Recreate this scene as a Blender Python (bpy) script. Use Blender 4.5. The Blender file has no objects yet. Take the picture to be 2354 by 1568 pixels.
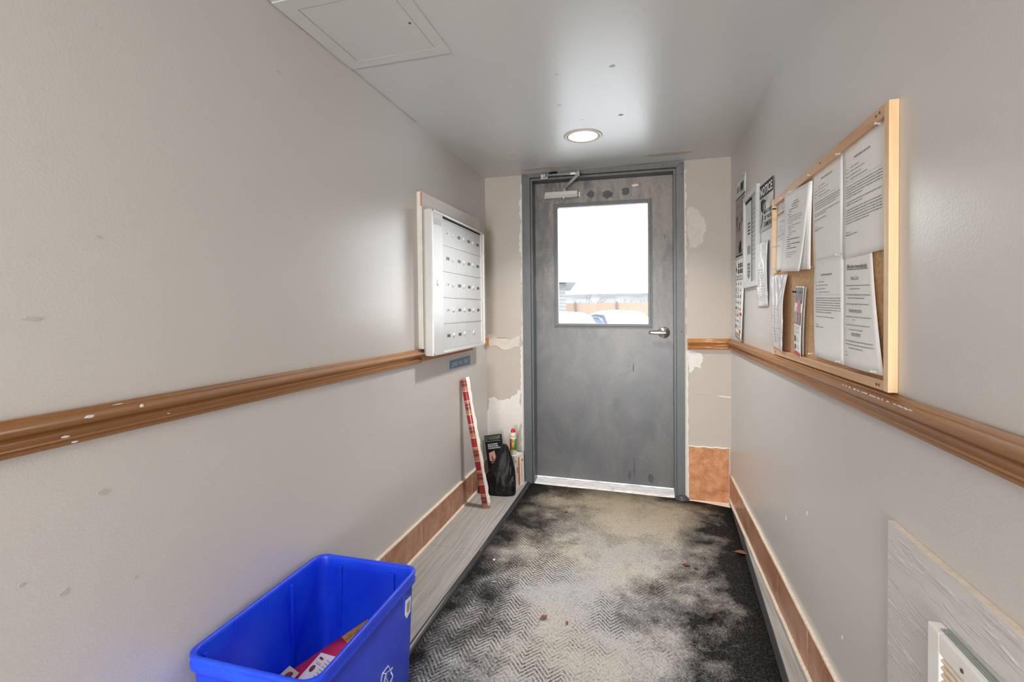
import bpy, bmesh, math, random
from mathutils import Vector, Matrix
import numpy as np

# ------------------------------------------------------------------ camera, sky, lights, exposure
S = bpy.context.scene
COL = S.collection
S.view_settings.view_transform = 'Standard'
S.view_settings.look = 'None'
S.view_settings.gamma = 1.0
S.view_settings.use_curve_mapping = False
S.view_settings.exposure = 0.52
S.cycles.use_denoising = True
S.cycles.max_bounces = 10
S.cycles.diffuse_bounces = 6
S.cycles.transparent_max_bounces = 12
S.cycles.sample_clamp_indirect = 3.0
S.cycles.caustics_reflective = False
S.cycles.caustics_refractive = False
S.cycles.blur_glossy = 1.0
S.cycles.use_adaptive_sampling = False

cam = bpy.data.cameras.new('camera')
camo = bpy.data.objects.new('camera', cam)
COL.objects.link(camo)
M = Matrix(((0.9634, 0.2677, -0.0102), (0.0049, 0.0205, 0.9998), (-0.2679, 0.9633, -0.0184)))
R = Matrix((M[0], M[1], -Vector(M[2]))).transposed()
R = R.to_quaternion().to_matrix()
camo.matrix_world = Matrix.Translation((0, 0, 1.205)) @ R.to_4x4()
cam.sensor_width = 36.0
cam.lens = 36.0 * 1105.53 / 2354
cam.shift_y = -(784 - 737.0) / 2354
cam.clip_start = 0.02
cam.clip_end = 400
S.camera = camo

world = bpy.data.worlds.new('overcast_sky')
S.world = world
world.use_nodes = True
bg = world.node_tree.nodes['Background']
bg.inputs['Color'].default_value = (0.97, 0.985, 1.0, 1)
bg.inputs['Strength'].default_value = 5.5


def area_light(name, loc, rot, sx, sy, power, col=(1, 1, 1), portal=False):
    l = bpy.data.lights.new(name, 'AREA')
    l.shape = 'RECTANGLE'
    l.size, l.size_y = sx, sy
    l.energy = power
    l.color = col
    o = bpy.data.objects.new(name, l)
    o.location = loc
    o.rotation_euler = rot
    COL.objects.link(o)
    if portal:
        l.cycles.is_portal = True
    return o


# added fill lights, unseen behind the photographer (the corridor goes on there)
area_light('hall_ceiling_fill', (-0.30, -1.5, 2.13), (0, 0, 0), 1.2, 2.0, 33, (1.0, 0.99, 0.97))
area_light('hall_low_fill', (-0.30, -4.6, 0.42), (math.radians(96), 0, 0), 1.5, 0.80, 155, (1.0, 0.995, 0.98))
# the door window lets in the sky
area_light('window_portal', (-0.288, 3.43, 1.52), (math.radians(-90), 0, 0), 0.70, 0.92, 1, portal=True)

XL, XR, YE, H = -1.1003, 0.5162, 3.2718, 2.1569
YB = -4.8
YD = YE + 0.10
rnd = random.Random(7)

# ------------------------------------------------------------------ materials
MATS = {}


def lin(c):
    return tuple(((x / 255) / 12.92 if x / 255 <= 0.04045 else ((x / 255 + 0.055) / 1.055) ** 2.4) for x in c)


class NT:
    def __init__(self, name):
        self.m = bpy.data.materials.new(name)
        self.m.use_nodes = True
        self.t = self.m.node_tree
        self.n = self.t.nodes
        self.b = self.n['Principled BSDF']
        self.out = self.n['Material Output']

    def add(self, typ, **kw):
        nd = self.n.new(typ)
        for k, v in kw.items():
            setattr(nd, k, v)
        return nd

    def link(self, a, b):
        self.t.links.new(a, b)

    def coord(self, scale=(1, 1, 1), rot=(0, 0, 0), kind='Object'):
        tc = self.add('ShaderNodeTexCoord')
        mp = self.add('ShaderNodeMapping')
        mp.inputs['Scale'].default_value = scale
        mp.inputs['Rotation'].default_value = rot
        self.link(tc.outputs[kind], mp.inputs['Vector'])
        return mp.outputs[0]

    def noise(self, vec, scale, detail=4, rough=0.55, dist=0.0):
        nd = self.add('ShaderNodeTexNoise')
        nd.inputs['Scale'].default_value = scale
        nd.inputs['Detail'].default_value = detail
        nd.inputs['Roughness'].default_value = rough
        nd.inputs['Distortion'].default_value = dist
        self.link(vec, nd.inputs['Vector'])
        return nd.outputs['Fac']

    def ramp(self, fac, stops, interp='LINEAR'):
        r = self.add('ShaderNodeValToRGB')
        r.color_ramp.interpolation = interp
        el = r.color_ramp.elements
        while len(el) < len(stops):
            el.new(0.5)
        for e, (p, c) in zip(el, stops):
            e.position = p
            e.color = (*c, 1) if len(c) == 3 else c
        self.link(fac, r.inputs[0])
        return r.outputs['Color']

    def mix(self, fac, a, b, mode='MIX'):
        x = self.add('ShaderNodeMix', data_type='RGBA', blend_type=mode)
        for sock, v in ((x.inputs[0], fac), (x.inputs[6], a), (x.inputs[7], b)):
            if isinstance(v, (int, float)):
                sock.default_value = v
            elif isinstance(v, tuple):
                sock.default_value = (*v, 1)
            else:
                self.link(v, sock)
        return x.outputs[2]

    def math(self, op, a, b=None, c=None, clamp=False):
        x = self.add('ShaderNodeMath', operation=op, use_clamp=clamp)
        for i, v in enumerate((a, b, c)):
            if v is None:
                continue
            if isinstance(v, (int, float)):
                x.inputs[i].default_value = v
            else:
                self.link(v, x.inputs[i])
        return x.outputs[0]

    def sep(self, vec):
        s = self.add('ShaderNodeSeparateXYZ')
        self.link(vec, s.inputs[0])
        return s.outputs

    def bump(self, hgt, strength=0.2, dist=0.002):
        b = self.add('ShaderNodeBump')
        b.inputs['Strength'].default_value = strength
        b.inputs['Distance'].default_value = dist
        self.link(hgt, b.inputs['Height'])
        self.link(b.outputs[0], self.b.inputs['Normal'])

    def set(self, color=None, rough=None, metal=None, spec=None, coat=None, emit=None, estr=None):
        I = self.b.inputs
        if color is not None:
            if isinstance(color, tuple):
                I['Base Color'].default_value = (*color, 1)
            else:
                self.link(color, I['Base Color'])
        if rough is not None:
            if isinstance(rough, (int, float)):
                I['Roughness'].default_value = rough
            else:
                self.link(rough, I['Roughness'])
        if metal is not None:
            I['Metallic'].default_value = metal
        if spec is not None:
            I['Specular IOR Level'].default_value = spec
        if coat is not None:
            I['Coat Weight'].default_value = coat
            I['Coat Roughness'].default_value = 0.08
        if emit is not None:
            I['Emission Color'].default_value = (*emit, 1)
            I['Emission Strength'].default_value = estr
        return self.m


def plain(name, rgb, rough=0.5, metal=0.0, spec=0.5, var=0.06, scale=30, coat=None):
    """one painted / moulded colour with slight procedural unevenness"""
    if name in MATS:
        return MATS[name]
    t = NT(name)
    v = t.coord()
    c = lin(rgb)
    f = t.noise(v, scale, 3)
    col = t.ramp(f, [(0.3, tuple(x * (1 - var) for x in c)), (0.7, tuple(min(1, x * (1 + var)) for x in c))])
    MATS[name] = t.set(col, rough, metal, spec, coat)
    return MATS[name]


def wall_paint(name, rgb, rough, bump, warm, spec=0.45):
    t = NT(name)
    v = t.coord()
    c = lin(rgb)
    w = lin(warm)
    big = t.noise(v, 1.3, 2, 0.5)
    col = t.mix(t.math('MULTIPLY', big, 0.4), c, w)
    peel = t.noise(v, 170, 3, 0.5)
    soft = t.noise(v, 14, 2, 0.5)
    t.bump(t.math('ADD', peel, t.math('MULTIPLY', soft, 1.4)), bump, 0.0016)
    rr = rough
    return t.set(col, rr, 0, spec)


MATS['wall'] = wall_paint('wall_paint', (205, 202, 199), 0.30, 0.2, (200, 194, 187), 0.52)
MATS['wall_far'] = wall_paint('far_wall_dimmed_paint', (188, 180, 171), 0.5, 0.15, (182, 172, 161), 0.3)  # warmer than the side walls, and darkened to mimic weaker light
MATS['ceiling'] = wall_paint('ceiling_paint', (200, 202, 201), 0.3, 0.06, (196, 195, 191))
MATS['plaster'] = plain('filler_plaster', (226, 222, 216), 0.85, spec=0.2, var=0.05, scale=60)
MATS['cream_plaster'] = plain('bare_cream_plaster', (208, 201, 192), 0.8, spec=0.2)
MATS['grout'] = plain('cream_grout', (228, 214, 196), 0.8, spec=0.2, var=0.1, scale=80)
MATS['black'] = plain('black_gap', (12, 12, 13), 0.7, spec=0.2)
MATS['ink'] = plain('printed_ink', (78, 78, 80), 0.8, spec=0.2)
MATS['ink_grey'] = plain('grey_print', (158, 158, 156), 0.8, spec=0.2)
MATS['ink_light'] = plain('pale_grey_print', (176, 174, 172), 0.8, spec=0.2)
MATS['ink_red'] = plain('red_print', (196, 92, 84), 0.7, spec=0.2)
MATS['paper'] = plain('white_paper', (238, 238, 236), 0.75, spec=0.25, var=0.02)
MATS['scuff'] = plain('wall_scuff', (190, 184, 177), 0.6)
MATS['chip'] = plain('chipped_white_paint', (228, 226, 222), 0.5)
MATS['white_enamel'] = plain('white_enamel', (206, 207, 208), 0.3, spec=0.5, var=0.02)
MATS['alu'] = plain('brushed_aluminium', (216, 216, 214), 0.36, metal=0.3, var=0.03)
MATS['alu_side'] = plain('dull_aluminium', (186, 184, 180), 0.4, metal=0.45, var=0.04)
MATS['chrome'] = plain('satin_nickel', (206, 200, 190), 0.22, metal=0.95, var=0.03)
MATS['lock_silver'] = plain('bright_lock_silver', (232, 232, 230), 0.3, metal=0.35, var=0.02)
MATS['steel'] = plain('closer_silver', (196, 196, 192), 0.35, metal=0.5, var=0.03)
MATS['screw'] = plain('dull_screw', (108, 106, 98), 0.4, metal=0.7)
MATS['label_plate'] = plain('dark_number_plate', (112, 112, 110), 0.4, metal=0.3)
MATS['blue_sign'] = plain('blue_plastic_sign', (70, 124, 168), 0.35)
MATS['sign_white'] = plain('sign_white_lettering', (225, 228, 226), 0.5, var=0.02)


def mat_door(name, c0, c1, c2, rough):
    t = NT(name)
    v = t.coord((1.4, 1, 0.8))
    n1 = t.noise(v, 3.1, 6, 0.62, 0.6)
    n2 = t.noise(t.coord((7, 1, 2.0)), 2.6, 5, 0.65, 0.4)
    col = t.mix(t.ramp(n1, [(0.36, (0,) * 3), (0.6, (1,) * 3)]), lin(c0), lin(c1))
    z = t.sep(t.coord())[2]
    up = t.math('SUBTRACT', z, 0.85)
    up = t.math('MULTIPLY', up, 0.9, clamp=True)
    lockside = t.math('MULTIPLY', t.math('ADD', t.sep(t.coord())[0], 0.35), 0.9)
    n2 = t.math('ADD', n2, t.math('MULTIPLY', lockside, 0.14))
    rub = t.math('MULTIPLY', t.ramp(n2, [(0.40, (0.1,) * 3), (0.62, (1,) * 3)]), up)
    col = t.mix(rub, col, lin(c2))
    fine = t.noise(t.coord((1, 1, 1)), 60, 4, 0.6)
    col = t.mix(t.ramp(fine, [(0.42, (0.22,) * 3), (0.6, (0,) * 3)]), col, tuple(x * 0.7 for x in lin(c0)))
    t.bump(t.noise(v, 9, 3), 0.12, 0.002)
    return t.set(col, rough, 0.0, 0.5)


MATS['door'] = mat_door('worn_grey_door_paint', (90, 92, 97), (110, 110, 109), (158, 151, 143), 0.36)
MATS['door_frame'] = mat_door('grey_frame_paint', (92, 97, 101), (100, 104, 106), (116, 116, 115), 0.42)
MATS['door_dark'] = plain('dark_primer', (72, 74, 78), 0.5, var=0.12)


def mat_wood(name, dark, light, rough, axis, freq=14, spec=0.4, coat=None, bump=0.1, stretch=0.12):
    t = NT(name)
    sc = [freq * 2.2] * 3
    sc[axis] = freq * stretch
    v = t.coord(tuple(sc))
    g = t.noise(v, 1.6, 6, 0.62, 0.7)
    col = t.ramp(g, [(0.28, lin(dark)), (0.55, tuple((a + b * 2) / 3 for a, b in zip(lin(dark), lin(light)))), (0.75, lin(light))])
    t.bump(g, bump, 0.001)
    return t.set(col, rough, 0, spec, coat)


MATS['pine'] = mat_wood('pine_frame', (216, 180, 134), (238, 208, 166), 0.45, 2)
MATS['pine_y'] = mat_wood('pine_frame_rail', (190, 146, 106), (222, 184, 146), 0.45, 1)
MATS['raw_edge'] = plain('raw_orange_wood', (190, 128, 74), 0.6)
MATS['white_board'] = mat_wood('white_painted_backing_board', (212, 205, 196), (228, 222, 214), 0.5, 1, 6, bump=0.05)
MATS['plank'] = mat_wood('grey_vinyl_plank', (134, 130, 125), (188, 184, 179), 0.5, 1, 34, 0.35, bump=0.2, stretch=0.05)
MATS['nosing'] = plain('dark_grey_vinyl_nosing', (50, 50, 51), 0.5, var=0.15)


def mat_rail():
    t = NT('brown_gloss_chair_rail')
    v = t.coord((30, 2.0, 30))
    g = t.noise(v, 1.5, 5, 0.6)
    col = t.ramp(g, [(0.25, lin((166, 111, 60))), (0.75, lin((182, 127, 73)))])
    t.bump(t.noise(t.coord((60, 12, 60)), 1.5, 3), 0.12, 0.001)
    return t.set(col, 0.24, 0, 0.55)


MATS['rail'] = mat_rail()


def mat_tile(name, a, b, c, sc):
    t = NT(name)
    oi = t.add('ShaderNodeObjectInfo')
    v0 = t.coord()
    va = t.add('ShaderNodeVectorMath', operation='ADD')
    t.link(v0, va.inputs[0])
    mul = t.add('ShaderNodeVectorMath', operation='SCALE')
    mul.inputs[0].default_value = (7, 5, 3)
    t.link(oi.outputs['Random'], mul.inputs['Scale'])
    t.link(mul.outputs[0], va.inputs[1])
    v = va.outputs[0]
    n = t.noise(v, sc, 7, 0.68, 0.5)
    col = t.ramp(n, [(0.30, lin(a)), (0.5, lin(b)), (0.70, lin(c))])
    n2 = t.noise(v, sc * 5, 4, 0.6)
    col = t.mix(t.ramp(n2, [(0.52, (0,) * 3), (0.72, (0.5,) * 3)]), col, lin(c))
    return t.set(col, 0.32, 0, 0.5)


MATS['tile'] = mat_tile('terracotta_base_tile', (150, 98, 66), (178, 130, 102), (196, 156, 132), 9)
MATS['tile_end'] = mat_tile('orange_base_tile', (166, 100, 56), (196, 136, 94), (216, 168, 130), 13)


def mat_mat():
    t = NT('soiled_chevron_carpet')
    tc = t.add('ShaderNodeTexCoord')
    v = tc.outputs['Object']
    x, y, z = t.sep(v)[0], t.sep(v)[1], t.sep(v)[2]
    big = t.noise(v, 2.7, 5, 0.62, 0.4)
    mid = t.noise(v, 7.5, 5, 0.6, 0.3)
    fib = t.noise(t.coord((1, 1, 1)), 115, 3, 0.7, 0.6)
    hair = t.noise(t.coord((1, 1, 1), (0, 0, 0.5)), 330, 2, 0.6, 1.2)
    # walked-in dust lies in a winding band down the middle
    cx = t.math('ADD', t.math('MULTIPLY', t.math('SINE', t.math('MULTIPLY', t.math('SUBTRACT', y, 1.2), 2.6)), -0.06), -0.22)
    d = t.math('ABSOLUTE', t.math('SUBTRACT', x, cx))
    band = t.math('SUBTRACT', 1.38, t.math('MULTIPLY', d, 2.15))
    far = t.math('MULTIPLY', t.math('SUBTRACT', y, 3.08), 1.6, clamp=True)
    band = t.math('SUBTRACT', band, far)
    m = t.math('ADD', band, t.math('MULTIPLY', t.math('SUBTRACT', big, 0.5), 1.9))
    m = t.math('ADD', m, t.math('MULTIPLY', t.math('SUBTRACT', mid, 0.5), 1.4))
    dust = t.ramp(m, [(0.12, (0.0,) * 3), (0.5, (0.42,) * 3), (0.95, (1.0,) * 3)])
    # chevron ribs
    px = t.math('MULTIPLY', x, 1 / 0.092)
    tri = t.math('PINGPONG', px, 0.5)
    ph = t.math('ADD', t.math('MULTIPLY', y, 1 / 0.021), t.math('MULTIPLY', tri, 5.2))
    saw = t.math('FRACT', ph)
    rib = t.ramp(saw, [(0.0, (1,) * 3), (0.30, (1,) * 3), (0.46, (0,) * 3), (0.84, (0,) * 3), (1.0, (1,) * 3)])
    wear = t.noise(v, 3.6, 4, 0.6, 0.2)
    show = t.ramp(t.math('ADD', wear, t.math('MULTIPLY', t.math('ADD', x, 0.25), -0.28)), [(0.44, (0.06,) * 3), (0.60, (0.62,) * 3)])
    f = t.math('MULTIPLY', dust, t.math('SUBTRACT', 1.0, t.math('MULTIPLY', t.math('SUBTRACT', 1.0, rib), show)))
    tuft = t.math('ADD', t.math('MULTIPLY', t.math('SUBTRACT', fib, 0.5), 2.0), t.math('MULTIPLY', t.math('SUBTRACT', hair, 0.5), 3.0))
    f = t.math('ADD', f, t.math('MULTIPLY', tuft, t.math('ADD', t.math('MULTIPLY', dust, 0.6), 0.3)), clamp=True)
    tone = t.noise(v, 1.9, 3, 0.5)
    light = t.mix(t.ramp(tone, [(0.38, (0,) * 3), (0.6, (1,) * 3)]), lin((204, 197, 186)), lin((190, 190, 191)))
    light = t.mix(t.math('MULTIPLY', t.math('SUBTRACT', y, 2.1), 0.85, clamp=True), light, lin((166, 150, 124)))
    col = t.mix(f, lin((28, 28, 29)), light)
    t.bump(t.math('ADD', fib, t.math('MULTIPLY', rib, 0.4)), 0.5, 0.004)
    return t.set(col, 0.95, 0, 0.1)


MATS['mat'] = mat_mat()


def mat_cork():
    t = NT('cork_board')
    v = t.coord()
    n = t.noise(v, 120, 4, 0.7)
    col = t.ramp(n, [(0.34, lin((180, 140, 102))), (0.5, lin((200, 162, 123))), (0.68, lin((210, 174, 136)))])
    t.bump(n, 0.3, 0.001)
    return t.set(col, 0.85, 0, 0.2)


MATS['cork'] = mat_cork()


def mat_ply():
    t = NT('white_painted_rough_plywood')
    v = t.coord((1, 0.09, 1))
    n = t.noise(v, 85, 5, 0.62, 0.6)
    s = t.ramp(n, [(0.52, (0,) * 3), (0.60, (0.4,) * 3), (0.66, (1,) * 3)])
    col = t.mix(t.math('MULTIPLY', s, 0.8), lin((210, 208, 205)), lin((244, 243, 240)))  # ridges also painted lighter, imitating sheen on the raised grain
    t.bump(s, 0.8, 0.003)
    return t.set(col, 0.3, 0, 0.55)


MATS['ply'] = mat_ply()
MATS['vent_white'] = plain('almond_white_vent_paint', (236, 234, 228), 0.3, var=0.03)
MATS['vent_rust'] = plain('stained_louvre_paint', (214, 194, 170), 0.45, var=0.12, scale=40)
MATS['vent_slot'] = plain('grey_green_slot_metal', (150, 156, 150), 0.4, metal=0.3)


def mat_bin():
    t = NT('blue_bin_plastic')
    v = t.coord()
    n = t.noise(v, 5, 4, 0.6)
    col = t.ramp(n, [(0.3, lin((18, 46, 228))), (0.7, lin((30, 84, 236)))])
    sc = t.noise(t.coord((30, 30, 6)), 4, 4, 0.7)
    col = t.mix(t.ramp(sc, [(0.62, (0,) * 3), (0.78, (0.3,) * 3)]), col, lin((110, 140, 235)))
    t.bump(t.noise(v, 22, 3), 0.08, 0.002)
    return t.set(col, 0.34, 0, 0.5)


MATS['bin'] = mat_bin()
MATS['bin_mark'] = plain('white_moulded_mark', (206, 212, 232), 0.5)
MATS['flyer_red'] = plain('red_flyer', (206, 44, 70), 0.45)
MATS['flyer_gold'] = plain('gold_flyer_print', (190, 140, 60), 0.5, var=0.25, scale=90)
MATS['flyer_white'] = plain('white_flyer', (226, 220, 226), 0.5, var=0.02)
MATS['flyer_tan'] = plain('tan_card', (196, 178, 158), 0.5, var=0.1, scale=80)
MATS['photo_dark'] = plain('dark_food_photo', (110, 52, 40), 0.5, var=0.4, scale=120)


def mat_wrap():
    t = NT('plaid_wrapping_paper')
    tc = t.add('ShaderNodeTexCoord')
    x, y, z = t.sep(tc.outputs['Object'])
    per = 0.1435
    f = t.math('FRACT', t.math('DIVIDE', z, per))
    red, dk, tan, wh, md = lin((160, 34, 36)), lin((104, 20, 26)), lin((176, 122, 92)), lin((226, 196, 170)), lin((146, 66, 56))
    cz = t.ramp(f, [(0.0, wh), (0.025, tan), (0.20, md), (0.27, dk), (0.31, md), (0.345, tan), (0.36, md), (0.43, dk),
                    (0.47, tan), (0.585, wh), (0.61, red), (0.985, red)], 'CONSTANT')
    a = t.math('ARCTAN2', y, x)
    g = t.math('FRACT', t.math('MULTIPLY', a, 2.2))
    st = t.ramp(g, [(0.0, (0.0,) * 3), (0.34, (0.75,) * 3), (0.42, (0.2,) * 3), (0.5, (0.75,) * 3), (0.58, (0,) * 3), (0.80, (0.4,) * 3), (0.84, (0,) * 3)], 'CONSTANT')
    col = t.mix(t.math('MULTIPLY', st, 0.6), cz, dk)
    return t.set(col, 0.28, 0, 0.5)


MATS['wrap'] = mat_wrap()
MATS['wrap_back'] = plain('white_paper_reverse', (236, 228, 220), 0.7)


def mat_bag():
    t = NT('black_nylon_bag')
    n = t.noise(t.coord((1, 1, 0.7)), 13, 2, 0.45, 0.8)
    t.bump(n, 0.8, 0.03)
    return t.set(lin((9, 9, 10)), 0.45, 0, 0.4)


MATS['bag'] = mat_bag()
MATS['box_black'] = plain('black_card', (14, 15, 15), 0.6, spec=0.2)
MATS['box_green'] = plain('dark_green_print', (32, 62, 38), 0.4, var=0.2)
MATS['oval_green'] = plain('olive_logo_print', (104, 140, 62), 0.4)
MATS['skin_print'] = plain('foot_photo_print', (206, 158, 140), 0.4, var=0.15, scale=70)
MATS['sore_print'] = plain('red_patch_print', (176, 58, 40), 0.4, var=0.2, scale=90)
MATS['box_white'] = plain('white_card', (226, 222, 216), 0.5, var=0.03)
MATS['orange'] = plain('orange_print', (214, 100, 40), 0.5)
MATS['bottle_white'] = plain('white_bottle_plastic', (226, 224, 214), 0.35)
MATS['red_cap'] = plain('red_cap', (206, 24, 36), 0.3)


def mat_rainbow():
    t = NT('rainbow_bottle_label')
    tc = t.add('ShaderNodeTexCoord')
    x, y, z = t.sep(tc.outputs['Object'])
    k = t.math('ADD', t.math('MULTIPLY', x, 22.0), 0.5)
    k = t.math('ADD', k, t.math('MULTIPLY', t.math('SUBTRACT', z, 0.07), -3.0))
    col = t.ramp(k, [(0.05, lin((40, 60, 160))), (0.2, lin((190, 30, 40))), (0.42, lin((226, 120, 40))), (0.6, lin((232, 200, 60))), (0.85, lin((50, 140, 70)))])
    return t.set(col, 0.4)


MATS['rainbow'] = mat_rainbow()


def mat_film(name, base):
    t = NT(name)
    n = t.noise(t.coord((1, 1.6, 0.7)), 9, 2, 0.5, 1.0)
    t.bump(n, 0.7, 0.03)
    return t.set(lin(base), 0.14, 0, 0.7)


MATS['film'] = mat_film('clear_film_over_paper', (222, 222, 224))


def mat_clear():
    t = NT('clear_plastic_pin')
    t.set(lin((220, 218, 214)), 0.12, 0, 0.6)
    tr = t.add('ShaderNodeBsdfTransparent')
    mx = t.add('ShaderNodeMixShader')
    mx.inputs[0].default_value = 0.42
    t.link(tr.outputs[0], mx.inputs[1])
    t.link(t.b.outputs[0], mx.inputs[2])
    t.link(mx.outputs[0], t.out.inputs[0])
    return t.m


MATS['clear'] = mat_clear()
MATS['leaf'] = plain('dry_leaf', (128, 78, 56), 0.7, var=0.3, scale=60)
MATS['leaf_dark'] = plain('dark_dry_leaf', (44, 34, 32), 0.6, var=0.3)
MATS['brochure_photo'] = plain('brochure_photo_print', (120, 116, 124), 0.3, var=0.45, scale=45)
MATS['pink'] = plain('pink_print', (206, 110, 122), 0.4)
MATS['red'] = plain('red_strip_print', (206, 66, 66), 0.4)
MATS['poster_grey'] = plain('poster_grey_field', (164, 158, 152), 0.6, var=0.08, scale=14)
MATS['poster_light'] = plain('poster_pale_field', (206, 202, 200), 0.6, var=0.05, scale=20)
MATS['poster_pink'] = plain('poster_pink_field', (214, 186, 180), 0.6)
MATS['notice_dark'] = plain('notice_dark_brown', (52, 47, 44), 0.7, spec=0.2)
MATS['notice_body'] = plain('notice_grey_field', (196, 192, 186), 0.45)
MATS['dir_paper'] = plain('grey_directory_paper', (170, 172, 170), 0.4)


def mat_glass():
    t = NT('window_glass')
    for nd in list(t.n):
        if nd.type == 'BSDF_PRINCIPLED':
            t.n.remove(nd)
    tr = t.add('ShaderNodeBsdfTransparent')
    tr.inputs[0].default_value = (0.96, 0.97, 0.97, 1)
    gl = t.add('ShaderNodeBsdfGlossy')
    gl.inputs['Roughness'].default_value = 0.02
    fr = t.add('ShaderNodeFresnel')
    fr.inputs[0].default_value = 1.45
    mx = t.add('ShaderNodeMixShader')
    t.link(fr.outputs[0], mx.inputs[0])
    t.link(tr.outputs[0], mx.inputs[1])
    t.link(gl.outputs[0], mx.inputs[2])
    t.link(mx.outputs[0], t.out.inputs[0])
    return t.m


MATS['glass'] = mat_glass()


def mat_lamp():
    t = NT('lamp_diffuser')
    return t.set((0.9, 0.9, 0.88), 0.4, emit=(1.0, 0.98, 0.95), estr=2.6)


MATS['lamp'] = mat_lamp()
MATS['lamp_trim'] = plain('cream_lamp_trim', (206, 198, 184), 0.4)
MATS['sill'] = None


def mat_sill():
    t = NT('weathered_white_sill')
    n = t.noise(t.coord((0.35, 1, 1)), 55, 6, 0.7)
    col = t.ramp(n, [(0.32, lin((176, 168, 164))), (0.44, lin((226, 222, 219))), (0.65, lin((242, 240, 238)))])
    t.bump(n, 0.6, 0.004)
    return t.set(col, 0.7, 0, 0.2)


MATS['sill'] = mat_sill()
MATS['snow'] = plain('snow', (240, 243, 248), 0.8, spec=0.2, var=0.02, scale=3)
MATS['siding'] = plain('grey_vinyl_siding', (110, 111, 111), 0.6, var=0.02)
MATS['shingle'] = plain('grey_roof_shingle', (106, 109, 111), 0.8, var=0.05)
MATS['fence'] = plain('pale_cedar_fence', (126, 106, 91), 0.8, var=0.12, scale=3)
MATS['bark'] = plain('bare_branch_bark', (82, 77, 76), 0.8)
MATS['car'] = plain('silver_blue_car_paint', (74, 82, 102), 0.3, metal=0.2)
MATS['car_glass'] = plain('frosted_car_window', (86, 97, 120), 0.2)
MATS['tyre'] = plain('tyre_rubber', (40, 40, 42), 0.8)
MATS['roofline'] = plain('grey_gutter', (88, 89, 91), 0.6)
MATS['house_window'] = plain('dark_house_window', (90, 96, 100), 0.25)

# ------------------------------------------------------------------ mesh helpers
ORG = {}


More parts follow.
